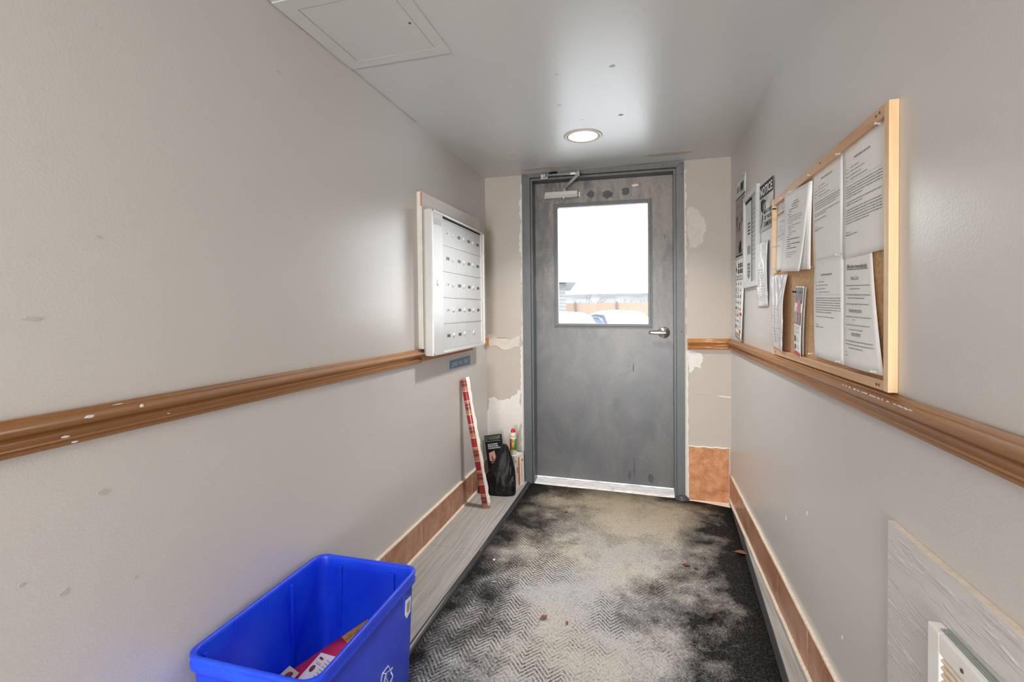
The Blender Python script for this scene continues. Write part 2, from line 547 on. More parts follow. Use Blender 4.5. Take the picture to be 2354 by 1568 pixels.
class MB:
    def __init__(self):
        self.v, self.f, self.mi, self.sm = [], [], [], []

    def add(self, vs, fs, mi=0, smooth=False):
        o = len(self.v)
        self.v += [tuple(p) for p in vs]
        for f in fs:
            self.f.append(tuple(i + o for i in f))
            self.mi.append(mi)
            self.sm.append(smooth)
        return self

    def box(self, x0, x1, y0, y1, z0, z1, b=0.0, mi=0):
        if b <= 0:
            v = [(x, y, z) for x in (x0, x1) for y in (y0, y1) for z in (z0, z1)]
            f = [(0, 1, 3, 2), (4, 6, 7, 5), (0, 4, 5, 1), (2, 3, 7, 6), (0, 2, 6, 4), (1, 5, 7, 3)]
            return self.add(v, f, mi)
        bm = bmesh.new()
        bmesh.ops.create_cube(bm, size=1)
        for q in bm.verts:
            q.co = (x0 + (q.co.x + .5) * (x1 - x0), y0 + (q.co.y + .5) * (y1 - y0), z0 + (q.co.z + .5) * (z1 - z0))
        bmesh.ops.bevel(bm, geom=list(bm.edges), offset=min(b, .49 * min(x1 - x0, y1 - y0, z1 - z0)), segments=2, affect='EDGES', profile=0.6)
        self.bm(bm, mi)
        bm.free()
        return self

    def bm(self, bm, mi=0, smooth=False, mat=None):
        bm.verts.index_update()
        vs = [(mat @ q.co if mat else q.co) for q in bm.verts]
        return self.add(vs, [[q.index for q in f.verts] for f in bm.faces], mi, smooth)

    def hexa(self, p, mi=0):
        """8 corners: bottom ring 0-3, top ring 4-7"""
        return self.add(p, [(3, 2, 1, 0), (4, 5, 6, 7), (0, 1, 5, 4), (1, 2, 6, 5), (2, 3, 7, 6), (3, 0, 4, 7)], mi)

    def extrude(self, prof, axis, a, b, mi=0, smooth=False):
        """closed 2D profile swept along an axis; prof gives the two other coordinates in order"""
        def P(u, v, w):
            return {0: (w, u, v), 1: (u, w, v), 2: (u, v, w)}[axis]
        n = len(prof)
        vs = [P(u, v, a) for u, v in prof] + [P(u, v, b) for u, v in prof]
        fs = [(i, (i + 1) % n, n + (i + 1) % n, n + i) for i in range(n)]
        self.add(vs, fs, mi, smooth)
        self.add(vs[:n], [tuple(range(n - 1, -1, -1))], mi)
        self.add(vs[n:], [tuple(range(n))], mi)
        return self

    def tube(self, pts, r, n=8, mi=0, caps=True):
        pts = [Vector(p) for p in pts]
        rs = r if isinstance(r, (list, tuple)) else [r] * len(pts)
        rings = []
        up = Vector((0.13, 0.31, 0.94))
        for i, p in enumerate(pts):
            d = (pts[min(i + 1, len(pts) - 1)] - pts[max(i - 1, 0)]).normalized()
            a = d.cross(up)
            if a.length < 1e-3:
                a = d.cross(Vector((1, 0, 0)))
            a.normalize()
            b = d.cross(a)
            rings.append([p + rs[i] * (math.cos(2 * math.pi * k / n) * a + math.sin(2 * math.pi * k / n) * b) for k in range(n)])
        self.loft(rings, mi, True, caps, caps)
        return self

    def loft(self, rings, mi=0, smooth=True, cap0=False, cap1=False):
        n = len(rings[0])
        vs = [p for r in rings for p in r]
        fs = []
        for i in range(len(rings) - 1):
            for k in range(n):
                k2 = (k + 1) % n
                fs.append((i * n + k, i * n + k2, (i + 1) * n + k2, (i + 1) * n + k))
        self.add(vs, fs, mi, smooth)
        if cap0:
            self.add(rings[0], [tuple(range(n - 1, -1, -1))], mi)
        if cap1:
            self.add(rings[-1], [tuple(range(n))], mi)
        return self

    def lathe(self, prof, n=20, mat=None, mi=0, smooth=True, cap0=False, cap1=False):
        mat = mat or Matrix()
        rings = [[mat @ Vector((r * math.cos(2 * math.pi * k / n), r * math.sin(2 * math.pi * k / n), z)) for k in range(n)] for r, z in prof]
        return self.loft(rings, mi, smooth, cap0, cap1)

    def poly(self, pts, mi=0):
        return self.add(pts, [tuple(range(len(pts)))], mi)

    def slab(self, pts, off, mi=0):
        """flat polygon given thickness along vector off"""
        off = Vector(off)
        a = [Vector(p) for p in pts]
        b = [p + off for p in a]
        n = len(a)
        self.add(a + b, [tuple(range(n - 1, -1, -1)), tuple(range(n, 2 * n))] + [(i, (i + 1) % n, n + (i + 1) % n, n + i) for i in range(n)], mi)
        return self


def obj(name, mb, mats, parent=None, loc=None, tilt=None):
    if not isinstance(mats, (list, tuple)):
        mats = [mats]
    vs = [Vector(p) for p in mb.v]
    if tilt:
        vs = [Vector((p.x, p.y, p.z + tilt(p.x))) for p in vs]
    if parent is not None:
        org = ORG[parent.name]
    elif loc is not None:
        org = Vector(loc)
    else:
        lo = [min(p[i] for p in vs) for i in range(3)]
        hi = [max(p[i] for p in vs) for i in range(3)]
        org = Vector(((lo[0] + hi[0]) / 2, (lo[1] + hi[1]) / 2, lo[2]))
    me = bpy.data.meshes.new(name)
    me.from_pydata([p - org for p in vs], [], mb.f)
    for m in mats:
        me.materials.append(MATS[m])
    me.polygons.foreach_set('material_index', mb.mi)
    me.polygons.foreach_set('use_smooth', mb.sm)
    bm = bmesh.new()
    bm.from_mesh(me)
    bmesh.ops.remove_doubles(bm, verts=bm.verts, dist=1e-6)
    if all(len(f.verts) >= 3 for f in bm.faces) and len(bm.faces) > 1:
        bmesh.ops.recalc_face_normals(bm, faces=bm.faces)
    bm.to_mesh(me)
    bm.free()
    me.update()
    o = bpy.data.objects.new(name, me)
    COL.objects.link(o)
    if parent is not None:
        o.parent = parent
    else:
        o.location = org
    ORG[o.name] = org
    if name in ('small_print', 'bold_print', 'lettering_block', 'printed_names', 'poster_print', 'poster_field', 'red_text', 'red_tag', 'block_print', 'label_badge', 'silver_line', 'oval_logo', 'foot_picture', 'cover_photo', 'plate_outline', 'end_cap'):
        o['kind'] = 'stuff'          # flat print, or pieces far too small to tell apart
    return o


def thing(name, label, cat, loc, group=None):
    o = bpy.data.objects.new(name, None)
    o.empty_display_size = 0.05
    o.location = loc
    COL.objects.link(o)
    ORG[o.name] = Vector(loc)
    return tag(o, label, cat, group)


def tag(o, label, cat=None, group=None, kind=None):
    o['label'] = label
    if cat:
        o['category'] = cat
    if group:
        o['group'] = group
    if kind:
        o['kind'] = kind
    return o


def struct(name, mb, mats, label, cat='room shell', **kw):
    return tag(obj(name, mb, mats, **kw), label, cat, kind='structure')


_FONT = {}


def glyphs(body, bold=0.0):
    """lettering as 2D triangles normalised to cap height 1 at the origin"""
    key = (body, bold)
    if key in _FONT:
        return _FONT[key]
    cu = bpy.data.curves.new('lettering', 'FONT')
    cu.body = body
    cu.size = 1.4
    cu.resolution_u = 2
    cu.offset = bold
    cu.fill_mode = 'FRONT'
    o = bpy.data.objects.new('lettering', cu)
    COL.objects.link(o)
    dg = bpy.context.evaluated_depsgraph_get()
    dg.update()
    me = o.evaluated_get(dg).to_mesh()
    vs = [(p.co.x, p.co.y) for p in me.vertices]
    fs = [tuple(f.vertices) for f in me.polygons]
    o.evaluated_get(dg).to_mesh_clear()
    bpy.data.objects.remove(o)
    x0 = min(p[0] for p in vs)
    w = max(p[0] for p in vs) - x0
    vs = [(p[0] - x0, p[1]) for p in vs]
    _FONT[key] = (vs, fs, w)
    return _FONT[key]


def lettering(mb, f, body, u0, u1, v, h, mi=0, bold=0.0, italic=0.0):
    """text between u0 and u1 (stretched), baseline v, cap height h, through map f(u, v)"""
    vs, fs, w = glyphs(body, bold)
    mb.add([f(u0 + (x + italic * y) / w * (u1 - u0), v + y * h) for x, y in vs], fs, mi)


def rect_on(mb, f, u0, u1, v0, v1, mi=0, nu=1):
    us = [u0 + (u1 - u0) * i / nu for i in range(nu + 1)]
    vs = [f(u, v0) for u in us] + [f(u, v1) for u in us]
    mb.add(vs, [(i, i + 1, nu + 2 + i, nu + 1 + i) for i in range(nu)], mi)


def blob(cu, cv, ru, rv, n=14, jag=0.25, seed=0):
    r = random.Random(seed)
    return [(cu + ru * math.cos(2 * math.pi * k / n) * (1 + r.uniform(-jag, jag)), cv + rv * math.sin(2 * math.pi * k / n) * (1 + r.uniform(-jag, jag))) for k in range(n)]


# ------------------------------------------------------------------ room shell
YBK = YB
struct('floor', MB().box(XL - .1, XR + .1, YBK - .1, YE + .25, -.14, -.04), 'door_dark', 'grey floor slab of the narrow entrance hall', 'floor')
wl = struct('wall_left', MB().box(XL - .12, XL, YBK - .1, YE + .13, -.14, H + .12), 'wall', 'long greige wall on the left with mailboxes', 'wall')
wr = struct('wall_right', MB().box(XR, XR + .12, YBK - .1, YE + .13, -.14, H + .12), 'wall', 'long greige wall on the right with bulletin board', 'wall')
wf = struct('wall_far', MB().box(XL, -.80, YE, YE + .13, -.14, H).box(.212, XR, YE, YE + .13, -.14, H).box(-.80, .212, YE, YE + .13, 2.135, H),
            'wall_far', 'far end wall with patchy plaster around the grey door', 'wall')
struct('wall_near', MB().box(XL, XR, YBK - .1, YBK, -.14, H), 'wall', 'near end wall of the hall behind the viewer', 'wall')
# ceiling with the round hole for the recessed lamp
LX, LY = -.324, 2.645
cm = MB()
n = 40
inner = [(LX + .088 * math.cos(2 * math.pi * k / n), LY + .088 * math.sin(2 * math.pi * k / n)) for k in range(n)]
outer = []
for k in range(n):
    a = 2 * math.pi * k / n
    s = .22 / max(abs(math.cos(a)), abs(math.sin(a)))
    outer.append((LX + s * math.cos(a), LY + s * math.sin(a)))
for k in range(n):
    k2 = (k + 1) % n
    cm.add([(*inner[k], H), (*inner[k2], H), (*outer[k2], H), (*outer[k], H)], [(0, 1, 2, 3)])
for (a, b, c, d) in ((XL - .1, XR + .1, YBK - .1, LY - .22), (XL - .1, XR + .1, LY + .22, YE + .13), (XL - .1, LX - .22, LY - .22, LY + .22), (LX + .22, XR + .1, LY - .22, LY + .22)):
    cm.add([(a, c, H), (b, c, H), (b, d, H), (a, d, H)], [(0, 1, 2, 3)])
cm.box(XL - .1, XR + .1, YBK - .1, YE + .13, H + .075, H + .12)
ceil = struct('ceiling', cm, 'ceiling', 'glossy grey ceiling with hatch and recessed lamp', 'ceiling')


def FAR(d=0.0):
    return lambda u, v: (u, YE - d, v)


def crumble(pts, amp, seed, times=3):
    """ragged outline: midpoints of each edge pushed in and out"""
    r = random.Random(seed)
    for k in range(times):
        out = []
        for i, p in enumerate(pts):
            q = pts[(i + 1) % len(pts)]
            d = (q[0] - p[0], q[1] - p[1])
            l = math.hypot(*d)
            w = r.uniform(-amp, amp) if l > .004 else 0
            out += [p, ((p[0] + q[0]) / 2 - d[1] * w, (p[1] + q[1]) / 2 + d[0] * w)]
        pts = out
    return pts


def patch(parent, name, pts2, f, off, mat):
    if name in ('plaster_patch', 'rail_scar'):
        pts2 = crumble(pts2, .16, len(pts2))
    return obj(name, MB().slab([f(u, v) for u, v in pts2], off), mat, parent)


# plaster patches on the far wall (real filler, a little proud)
def ragged(x0, x1, pts, seed):
    return pts


r = random.Random(3)
# ragged filler bead left of the frame and right of it
for side, xi, xo in (('L', -.829, -.848), ('R', .241, .262)):
    left, zs = [], []
    z = -.02 if side == 'R' else .2
    while z < 2.10:
        zs.append(z)
        z += r.uniform(.006, .03)
    pts = [(xi, zs[0])]
    for z in zs:
        w = r.uniform(.15, .75)
        if side == 'R' and z < .95:
            w = r.uniform(.75, 1.1)
        if side == 'L' and (1.62 < z < 1.75 or 1.88 < z < 1.99 or z < .95):
            w = r.uniform(.7, 1.3)
        pts.append((xi + (xo - xi) * w, z))
    pts.append((xi, zs[-1]))
    if side == 'R':
        pts = pts[::-1]
    patch(wf, 'filler_bead', pts, FAR(), (0, -.003, 0), 'plaster')
patch(wf, 'plaster_patch', [(.262, 1.86), (.29, 1.865), (.33, 1.83), (.362, 1.78), (.37, 1.70), (.352, 1.64), (.31, 1.60), (.285, 1.61), (.262, 1.58)], FAR(), (0, -.0015, 0), 'cream_plaster')
patch(wf, 'plaster_patch', [(.262, .945), (.30, .94), (.345, .925), (.352, .90), (.338, .86), (.34, .835), (.30, .84), (.275, .80), (.262, .81)], FAR(), (0, -.0015, 0), 'plaster')
patch(wf, 'plaster_patch', [(-.848, .65), (-.87, .655), (-.885, .62), (-.91, .61), (-.93, .585), (-.97, .58), (-1.02, .57), (-1.05, .60), (-1.09, .585), (-1.099, .50), (-1.099, .02), (-.848, .02)], FAR(), (0, -.0015, 0), 'plaster')
patch(wf, 'rail_scar', [(-1.097, .968), (-.856, .962), (-.862, .975), (-.853, .99), (-.858, 1.005), (-.852, 1.03), (-.875, 1.034), (-.90, 1.018), (-1.0, 1.016), (-1.03, 1.022), (-1.04, 1.045), (-1.06, 1.052), (-1.085, 1.045), (-1.097, 1.02)], FAR(), (0, -.0022, 0), 'cream_plaster')
patch(wf, 'rail_scar_edge', [(-1.02, 1.0175), (-.955, 1.0175), (-.955, 1.0225), (-1.02, 1.0225)], FAR(), (0, -.003, 0), 'raw_edge')
patch(wf, 'plaster_crack', [(.43, .655), (.512, .648), (.512, .656), (.45, .66)], FAR(), (0, -.0012, 0), 'plaster')
patch(wf, 'plaster_crack', [(.30, .668), (.40, .664), (.40, .666), (.30, .671)], FAR(), (0, -.0012, 0), 'scuff')

# scuffs on the side walls
LW = lambda u, v: (XL, u, v)
RW = lambda u, v: (XR, u, v)
for (y, z, a, b, s) in ((.624, 1.201, .018, .004, 1), (.737, .835, .012, .006, 2), (1.266, 1.961, .010, .004, 3), (.743, 1.37, .007, .003, 4), (.662, .663, .008, .006, 5), (.596, .715, .006, .003, 6), (.80, .62, .006, .004, 8), (1.75, .70, .012, .002, 9)):
    patch(wl, 'scuff', blob(y, z, a, b, 9, .4, s), LW, (.0008, 0, 0), 'scuff')
for (y, z, a, b, s) in ((1.05, 1.93, .010, .005, 1), (1.0, .95, .004, .003, 2)):
    patch(wr, 'scuff', blob(y, z, a, b, 9, .4, s), RW, (-.0008, 0, 0), 'scuff')
for (y, z, a, b, s) in ((2.05, .40, .004, .010, 3), (1.80, .52, .004, .009, 4), (1.5, .30, .005, .006, 7)):
    patch(wr, 'paint_chip', blob(y, z, a, b, 8, .3, s), RW, (-.0008, 0, 0), 'chip')
# dark hairline where the left wall meets the ceiling
obj('ceiling_crack', MB().tube([(XL + .001, YBK + .05 + i * .14, H - .001 - .002 * (i % 3)) for i in range(int((2.2 - YBK) / .14))] + [(XL + .001, 2.2, H - .002)], .0016, 5), 'scuff', wl)

# ------------------------------------------------------------------ chair rails
PR = [(0, 1.0205), (.010, 1.0205), (.0135, 1.016), (.0145, 1.0135), (.021, 1.0125), (.0265, 1.007), (.028, 1.000), (.0265, .9935), (.0215, .989), (.0135, .9865), (.0095, .982),
      (.0115, .976), (.0170, .9705), (.0205, .968), (.0205, .965), (.0165, .9635), (.018, .960), (.0165, .9555), (.010, .9525), (0, .9525)]


def rail(xw, sgn, y0, y1):
    m = MB()
    n = len(PR)
    yy = [y0, y1]
    vs = [(xw + sgn * d, y, z) for y in yy for d, z in PR]
    m.add(vs, [(i, i + 1, n + i + 1, n + i) for i in range(n - 1)], 0, True)
    m.add(vs[:n], [tuple(range(n))])
    m.add(vs[n:], [tuple(range(n - 1, -1, -1))])
    return m


t1 = struct('trim_1', rail(XL, 1, YBK, 2.203), 'rail', 'glossy brown chair rail along the left wall', 'chair rail')
t2 = struct('trim_2', rail(XR, -1, YBK, YE - .001), 'rail', 'glossy brown chair rail along the right wall', 'chair rail')
m = MB()
n = len(PR)
vs = [(x - (d if k else 0), YE - d, z) for k, x in enumerate((.258, XR)) for d, z in PR]
m.add(vs, [(i, i + 1, n + i + 1, n + i) for i in range(n - 1)], 0, True)
m.add(vs[:n], [tuple(range(n))])
struct('trim_3', m, 'rail', 'short brown chair rail stub right of the grey door', 'chair rail')
struct('trim_4', MB().box(XL, XL + .012, 2.205, 2.955, .958, .988, .002).box(XL, XL + .018, 3.215, YE - .001, .962, 1.018, .002), 'raw_edge', 'raw brown rail remains beneath the mailboxes', 'chair rail')
# chips in the rail paint
for (y, z, a, b, d, s) in ((.696, 1.004, .010, .003, .0275, 1), (.66, .972, .007, .002, .017, 2), (.80, 1.006, .004, .004, .0272, 3), (.87, .974, .003, .0012, .016, 4), (.76, 1.016, .010, .001, .0138, 5), (.675, .958, .006, .0016, .0178, 6)):
    pts = blob(y, z, a, b, 9, .25, s)
    obj('paint_chip', MB().slab([(XL + d, p, q) for p, q in pts], (.001, 0, 0)), 'chip', t1)
# worn paint along the bead of the right rail, where it has been scraped bare
for k in range(16):
    y = 1.42 - k * .022 + rnd.uniform(-.006, .006)
    obj('paint_chip', MB().slab([(XR - .0268, p, q) for p, q in blob(y, 1.0075, rnd.uniform(.004, .012), .0016, 8, .4, 40 + k)], (-.0009, 0, .0006)), 'chip', t2)

# ------------------------------------------------------------------ skirting tiles
def skirting(name, xw, sgn, joints, label):
    b = struct(name, MB().box(min(xw, xw + sgn * .0098), max(xw, xw + sgn * .0098), YBK, YE - .002, -.035, .161), 'grout', label, 'skirting')
    for a, c in zip(joints[:-1], joints[1:]):
        x0, x1 = xw + sgn * .004, xw + sgn * (.0125 + rnd.uniform(-.0006, .0006))
        obj('tile', MB().box(min(x0, x1), max(x0, x1), a + .004, c - .004, .0, .158, .0015), 'tile', b)
    # wavy grout beads above and below the tiles
    for z, rr in ((.160, .008), (.011, .010)):
        d = .004 if z > .1 else .013
        pts = [(xw + sgn * (d + rnd.uniform(-.001, .001)), YBK + i * .06, z + rnd.uniform(-.0015, .0015)) for i in range(int((YE - YBK) / .06))] + [(xw + sgn * d, YE - .004, z)]
        obj('grout_bead', MB().tube(pts, rr, 8), 'grout', b)
    return b


jl = [3.268] + [2.91 - .36 * k for k in range(21)]
skirting('baseboard_left', XL, 1, sorted(jl), 'terracotta skirting tiles at the foot of the left wall')
jr = [3.262] + [2.846 - .366 * k for k in range(21)]
skirting('baseboard_right', XR, -1, sorted(jr), 'terracotta skirting tiles at the foot of the right wall')
b = struct('baseboard_far', MB().box(.262, .508, YE - .005, YE, -.035, .332), 'grout', 'single large terracotta tile right of the grey door', 'skirting')
obj('tile', MB().box(.264, .501, YE - .016, YE - .005, -.022, .325, .0015), 'tile_end', b)
obj('grout_bead', MB().tube([(.262 + .02 * i, YE - .006, .329 + .003 * math.sin(i * 1.7)) for i in range(13)], .005, 7), 'plaster', b)
obj('mortar_lip', MB().hexa([(.255, 3.236, -.034), (.492, 3.190, -.034), (.50, YE - .014, -.034), (.255, YE - .014, -.034), (.258, 3.248, -.018), (.498, 3.205, -.019), (.502, YE - .014, -.012), (.255, YE - .014, -.012)]), 'grout', b)

# ------------------------------------------------------------------ floor coverings
mz = lambda x: -.016 * (x + .787)


def mat_right(y):
    return .426 + (y - 1.74) * .0514 if y > 1.2 else .398


ys = [YBK + .02 + i * (3.268 - YBK - .02) / 48 for i in range(49)]
mm = MB()
rows = []
for y in ys:
    xr_ = min(mat_right(y), .505)
    xl_ = -.7822 + float(np.interp(y, [YBK, 1.6, 2.25, 2.75], [-.022, -.020, -.006, 0]))
    xs_row = [xl_ + (xr_ - xl_) * k / 10 for k in range(11)]
    rows.append([(x, min(y, 3.272 - .30 * (x - .24)) if x > .24 else y) for x in xs_row])
top = [[(x, y, mz(x) + .0012 * math.sin(9 * x + 5 * y)) for x, y in rw] for rw in rows]
for i in range(48):
    for k in range(10):
        mm.add([top[i][k], top[i][k + 1], top[i + 1][k + 1], top[i + 1][k]], [(0, 1, 2, 3)], 0, True)
edge = [rw[0] for rw in top] + top[-1][1:] + [rw[-1] for rw in top[::-1]][1:] + top[0][::-1][1:-1]
low = [(x, y, -.040) for x, y, z in edge]
ne = len(edge)
for i in range(ne):
    j = (i + 1) % ne
    mm.add([edge[i], edge[j], low[j], low[i]], [(0, 1, 2, 3)])
matt = obj('carpet', mm, 'mat', loc=(0, 0, 0))
tag(matt, 'dark chevron entrance carpet soiled with pale dust, in front of the grey door', 'carpet')

pk = thing('plank_strip', 'strip of grey wood-look vinyl planks under the recycling bin', 'flooring strip', (-.94, 1.0, -.04))
pj = [YBK + .02, -3.6, -2.4, -1.2, .05, 1.05, 2.247, 3.268]
for a, c in zip(pj[:-1], pj[1:]):
    obj('plank', MB().box(XL + .006, -.803 - (.023 if c < 1.9 else .009 if c < 2.3 else 0), a + .0006, c - .0006, -.039, .012, .001), 'plank', pk)
nm = MB()
pr = [(-.806, .0125), (-.800, .0125), (-.788, .006), (-.783, -.002), (-.783, -.0385), (-.806, -.0385)]
vs = []
stn = [(YBK + .02, -.022), (1.6, -.020), (2.25, -.006), (2.75, 0), (3.27, 0.002)]
for y, dx in stn:
    vs.append([(x + dx, y, z) for x, z in pr])
nm.loft(vs, 0, False, True, True)
obj('nosing', nm, 'nosing', pk)

sk = thing('floor_edge_strip', 'narrow grey plank sliver between the carpet and the skirting below the bulletin board', 'flooring strip', (.48, 1.5, -.04))
sm_ = MB()
nz = MB()
rows2 = [(YBK + .02, .398), (1.2, .398), (1.74, .426), (2.27, .453), (2.7, .475), (3.16, .499)]
sm_.loft([[(e + .018, y, -.039), (e + .018, y, -.004), (XR - .005, y, -.002), (XR - .005, y, -.039)] for y, e in rows2], 0, False, True, True)
obj('plank', sm_, 'plank', sk)
nz.loft([[(e, y, -.039), (e + .001, y, -.017), (e + .014, y, -.0045), (e + .018, y, -.0035), (e + .018, y, -.039)] for y, e in rows2], 0, False, True, True)
obj('nosing', nz, 'nosing', sk)

# ------------------------------------------------------------------ door with steel frame
TL = lambda x: -.012 * (x + .29)
d1 = thing('door_1', 'worn grey steel exit door with a glazed upper half', 'door', (-.29, YE, -.02))
d1['kind'] = 'structure'
YC = YE - .015
A = dict(parent=d1, tilt=TL)
obj('jamb', MB().slab([(-.826, YC, -.03), (-.770, YC, -.03), (-.770, YC, 2.1235), (-.8258, YC, 2.156)], (0, .135, 0)), 'door_frame', **A)
obj('jamb', MB().slab([(.1915, YC, -.03), (.239, YC, -.03), (.239, YC, 2.156), (.1915, YC, 2.1235)], (0, .135, 0)), 'door_frame', **A)
obj('header', MB().slab([(-.7692, YC, 2.1245), (.1907, YC, 2.1245), (.2382, YC, 2.157), (-.825, YC, 2.157)], (0, .135, 0)), 'door_frame', **A)
obj('door_stop', MB().box(-.7685, -.757, YE + .004, YD - .002, -.03, 2.118), 'door_frame', **A)
obj('door_stop', MB().box(.176, .190, YE + .004, YD - .002, -.03, 2.118), 'door_frame', **A)
obj('door_stop', MB().box(-.757, .176, YE + .014, YD - .002, 2.1065, 2.120), 'door_dark', **A)
obj('door_stop', MB().box(-.757, .176, YE + .004, YE + .0135, 2.1065, 2.120), 'door_frame', **A)
fr = [o for o in d1.children][0]
for (x, z, rr) in ((-.808, 2.078, .006), (-.809, 1.083, .005), (-.781, 1.085, .003), (-.815, .03, .006), (.224, 2.075, .006), (.221, 1.072, .006)):
    obj('screw', MB().lathe([(0.0001, .002), (rr * .6, .0022), (rr, .0012), (rr, 0)], 12, Matrix.Translation((x, YC, z)) @ Matrix.Rotation(math.pi / 2, 4, 'X')), 'screw', **A)
# chipped paint on the header behind the closer arm
obj('paint_chip', MB().slab([(u, YC, v) for u, v in blob(-.605, 2.143, .030, .011, 13, .3, 5)], (0, -.0008, 0)), 'black', **A)
for k in range(6):
    obj('paint_chip', MB().slab([(u, YC, v) for u, v in blob(-.68 + k * .052, 2.127, .014, .0022, 8, .4, 60 + k)], (0, -.0008, 0)), 'black', **A)
obj('mortar_lump', MB().loft([[(.222 + rr * math.cos(a) * 1.25, 3.250 + rr * math.sin(a) * .6, z + .004 * math.sin(3 * a)) for a in [2 * math.pi * k / 12 for k in range(12)]] for rr, z in ((.036, -.025), (.033, -.008), (.020, .006), (.004, .010))], 0, True, False, True), 'door_dark', d1)

# leaf with a window cut-out
gx0, gx1, gz0, gz1 = -.604, .022, 1.108, 1.932
lx0, lx1, lz0, lz1 = -.762, .181, .016, 2.1115
lm = MB()
Y0, Y1 = YD, YD + .045
for (a, c, e, f) in ((lx0, gx0, lz0, lz1), (gx1, lx1, lz0, lz1), (gx0, gx1, lz0, gz0), (gx0, gx1, gz1, lz1)):
    lm.box(a, c, Y0, Y1, e, f)
leaf = obj('door_leaf', lm, 'door', **A)
ALf = dict(parent=leaf, tilt=TL)
for (cx, cz, a, b_, s) in ((-.363, 2.010, .024, .026, 11), (-.250, 2.003, .040, .026, 12), (-.128, 2.020, .026, .026, 13)):
    obj('primer_patch', MB().slab([(u, YD, v) for u, v in blob(cx, cz, a, b_, 16, .22, s)], (0, -.0008, 0)), 'door_dark', **ALf)
for (cx, cz, a, b_, s, mt) in ((-.065, 2.054, .022, .008, 21, 'chip'), (-.083, .816, .003, .034, 22, 'door_dark'), (-.109, .83, .002, .010, 23, 'door_dark'), (-.080, .13, .004, .070, 24, 'door_dark'), (-.112, .075, .010, .032, 25, 'door_dark'), (.03, .07, .018, .03, 26, 'door_dark'), (-.2, .56, .022, .05, 27, 'door_frame'), (-.14, .50, .012, .04, 28, 'door_frame'), (-.15, .40, .016, .05, 29, 'door_frame'), (-.12, .22, .02, .03, 30, 'door_frame'), (-.45, .42, .02, .06, 31, 'door_frame'), (.125, 1.70, .003, .02, 32, 'door_dark')):
    obj('wear_mark', MB().slab([(u, YD, v) for u, v in blob(cx, cz, a, b_, 14, .3, s)], (0, -.0006, 0)), mt, **ALf)
# glazing frame: stepped bars, then the pane
wfm = MB()


def ring(m, x0, x1, z0, z1, w, ya, yb, bev=.0015):
    m.box(x0, x0 + w, ya, yb, z0, z1, bev)
    m.box(x1 - w, x1, ya, yb, z0, z1, bev)
    m.box(x0 + w, x1 - w, ya, yb, z0, z0 + w, bev)
    m.box(x0 + w, x1 - w, ya, yb, z1 - w, z1, bev)


ring(wfm, -.623, .045, 1.087, 1.958, .012, YD - .006, YD + .002)
ring(wfm, -.611, .033, 1.099, 1.946, .017, YD - .012, YD + .03)
win = obj('window_frame', wfm, 'door_frame', **A)
obj('pane', MB().box(-.600, .024, YD + .018, YD + .024, 1.106, 1.936), 'glass', win, tilt=TL)
# lever handle
hm = MB()
rot = Matrix.Translation((.118, YD, 1.060)) @ Matrix.Rotation(math.pi / 2, 4, 'X')
hm.lathe([(.0001, .014), (.014, .014), (.016, .011), (.026, .008), (.037, .003), (.038, 0)], 28, rot)
rose = obj('handle_rose', hm, 'chrome', **A)
lv = MB()
lv.tube([(.118, YD - .010, 1.060), (.118, YD - .030, 1.060), (.118, YD - .050, 1.060)], [.011, .0105, .0105], 14)
prof = []
for i, (t_, hz, th) in enumerate(((.016, .0095, .008), (.008, .0125, .009), (-.02, .012, .0085), (-.06, .0105, .008), (-.085, .0095, .007), (-.098, .008, .006))):
    x = .118 + t_
    zc = 1.060 - .002 * (i / 5)
    ring_ = [(x, YD - .052 + th * math.sin(a) + .006 * (i / 5) ** 2, zc + hz * math.cos(a)) for a in [2 * math.pi * k / 14 for k in range(14)]]
    prof.append(ring_)
lv.loft(prof, 0, True, True, True)
obj('lever', lv, 'chrome', rose, tilt=TL)
# door closer
cb = MB()
pf = [(YD - .004, 2.036), (YD - .050, 2.036), (YD - .056, 2.031), (YD - .057, 2.008), (YD - .048, 1.990), (YD - .004, 1.988)]
cb.extrude(pf, 0, -.672, -.452)
clo = obj('door_closer', cb, 'steel', **A)
obj('end_cap', MB().box(-.452, -.447, YD - .048, YD - .004, 1.993, 2.032, .001).box(-.445, -.432, YD - .020, YD - .002, 1.997, 2.031, .002), 'steel', clo, tilt=TL)
obj('end_cap', MB().box(-.679, -.672, YD - .046, YD - .004, 1.986, 2.022, .001), 'steel', clo, tilt=TL)
obj('valve_knob', MB().lathe([(.004, -.02), (.006, -.012), (.013, -.006), (.013, 0)], 12, Matrix.Translation((-.545, YD - .035, 1.990))), 'chrome', clo, tilt=TL)
ar = MB()
ar.lathe([(.012, 0), (.012, .010), (.010, .018)], 14, Matrix.Translation((-.540, YD - .035, 2.036)), cap1=True)


def bar(m, p, q, w, h):
    p, q = Vector(p), Vector(q)
    d = (q - p).normalized()
    s = d.cross(Vector((0, 0, 1))).normalized() * (w / 2)
    u = d.cross(s).normalized() * (h / 2)
    m.hexa([p - s - u, p + s - u, q + s - u, q - s - u, p - s + u, p + s + u, q + s + u, q - s + u])


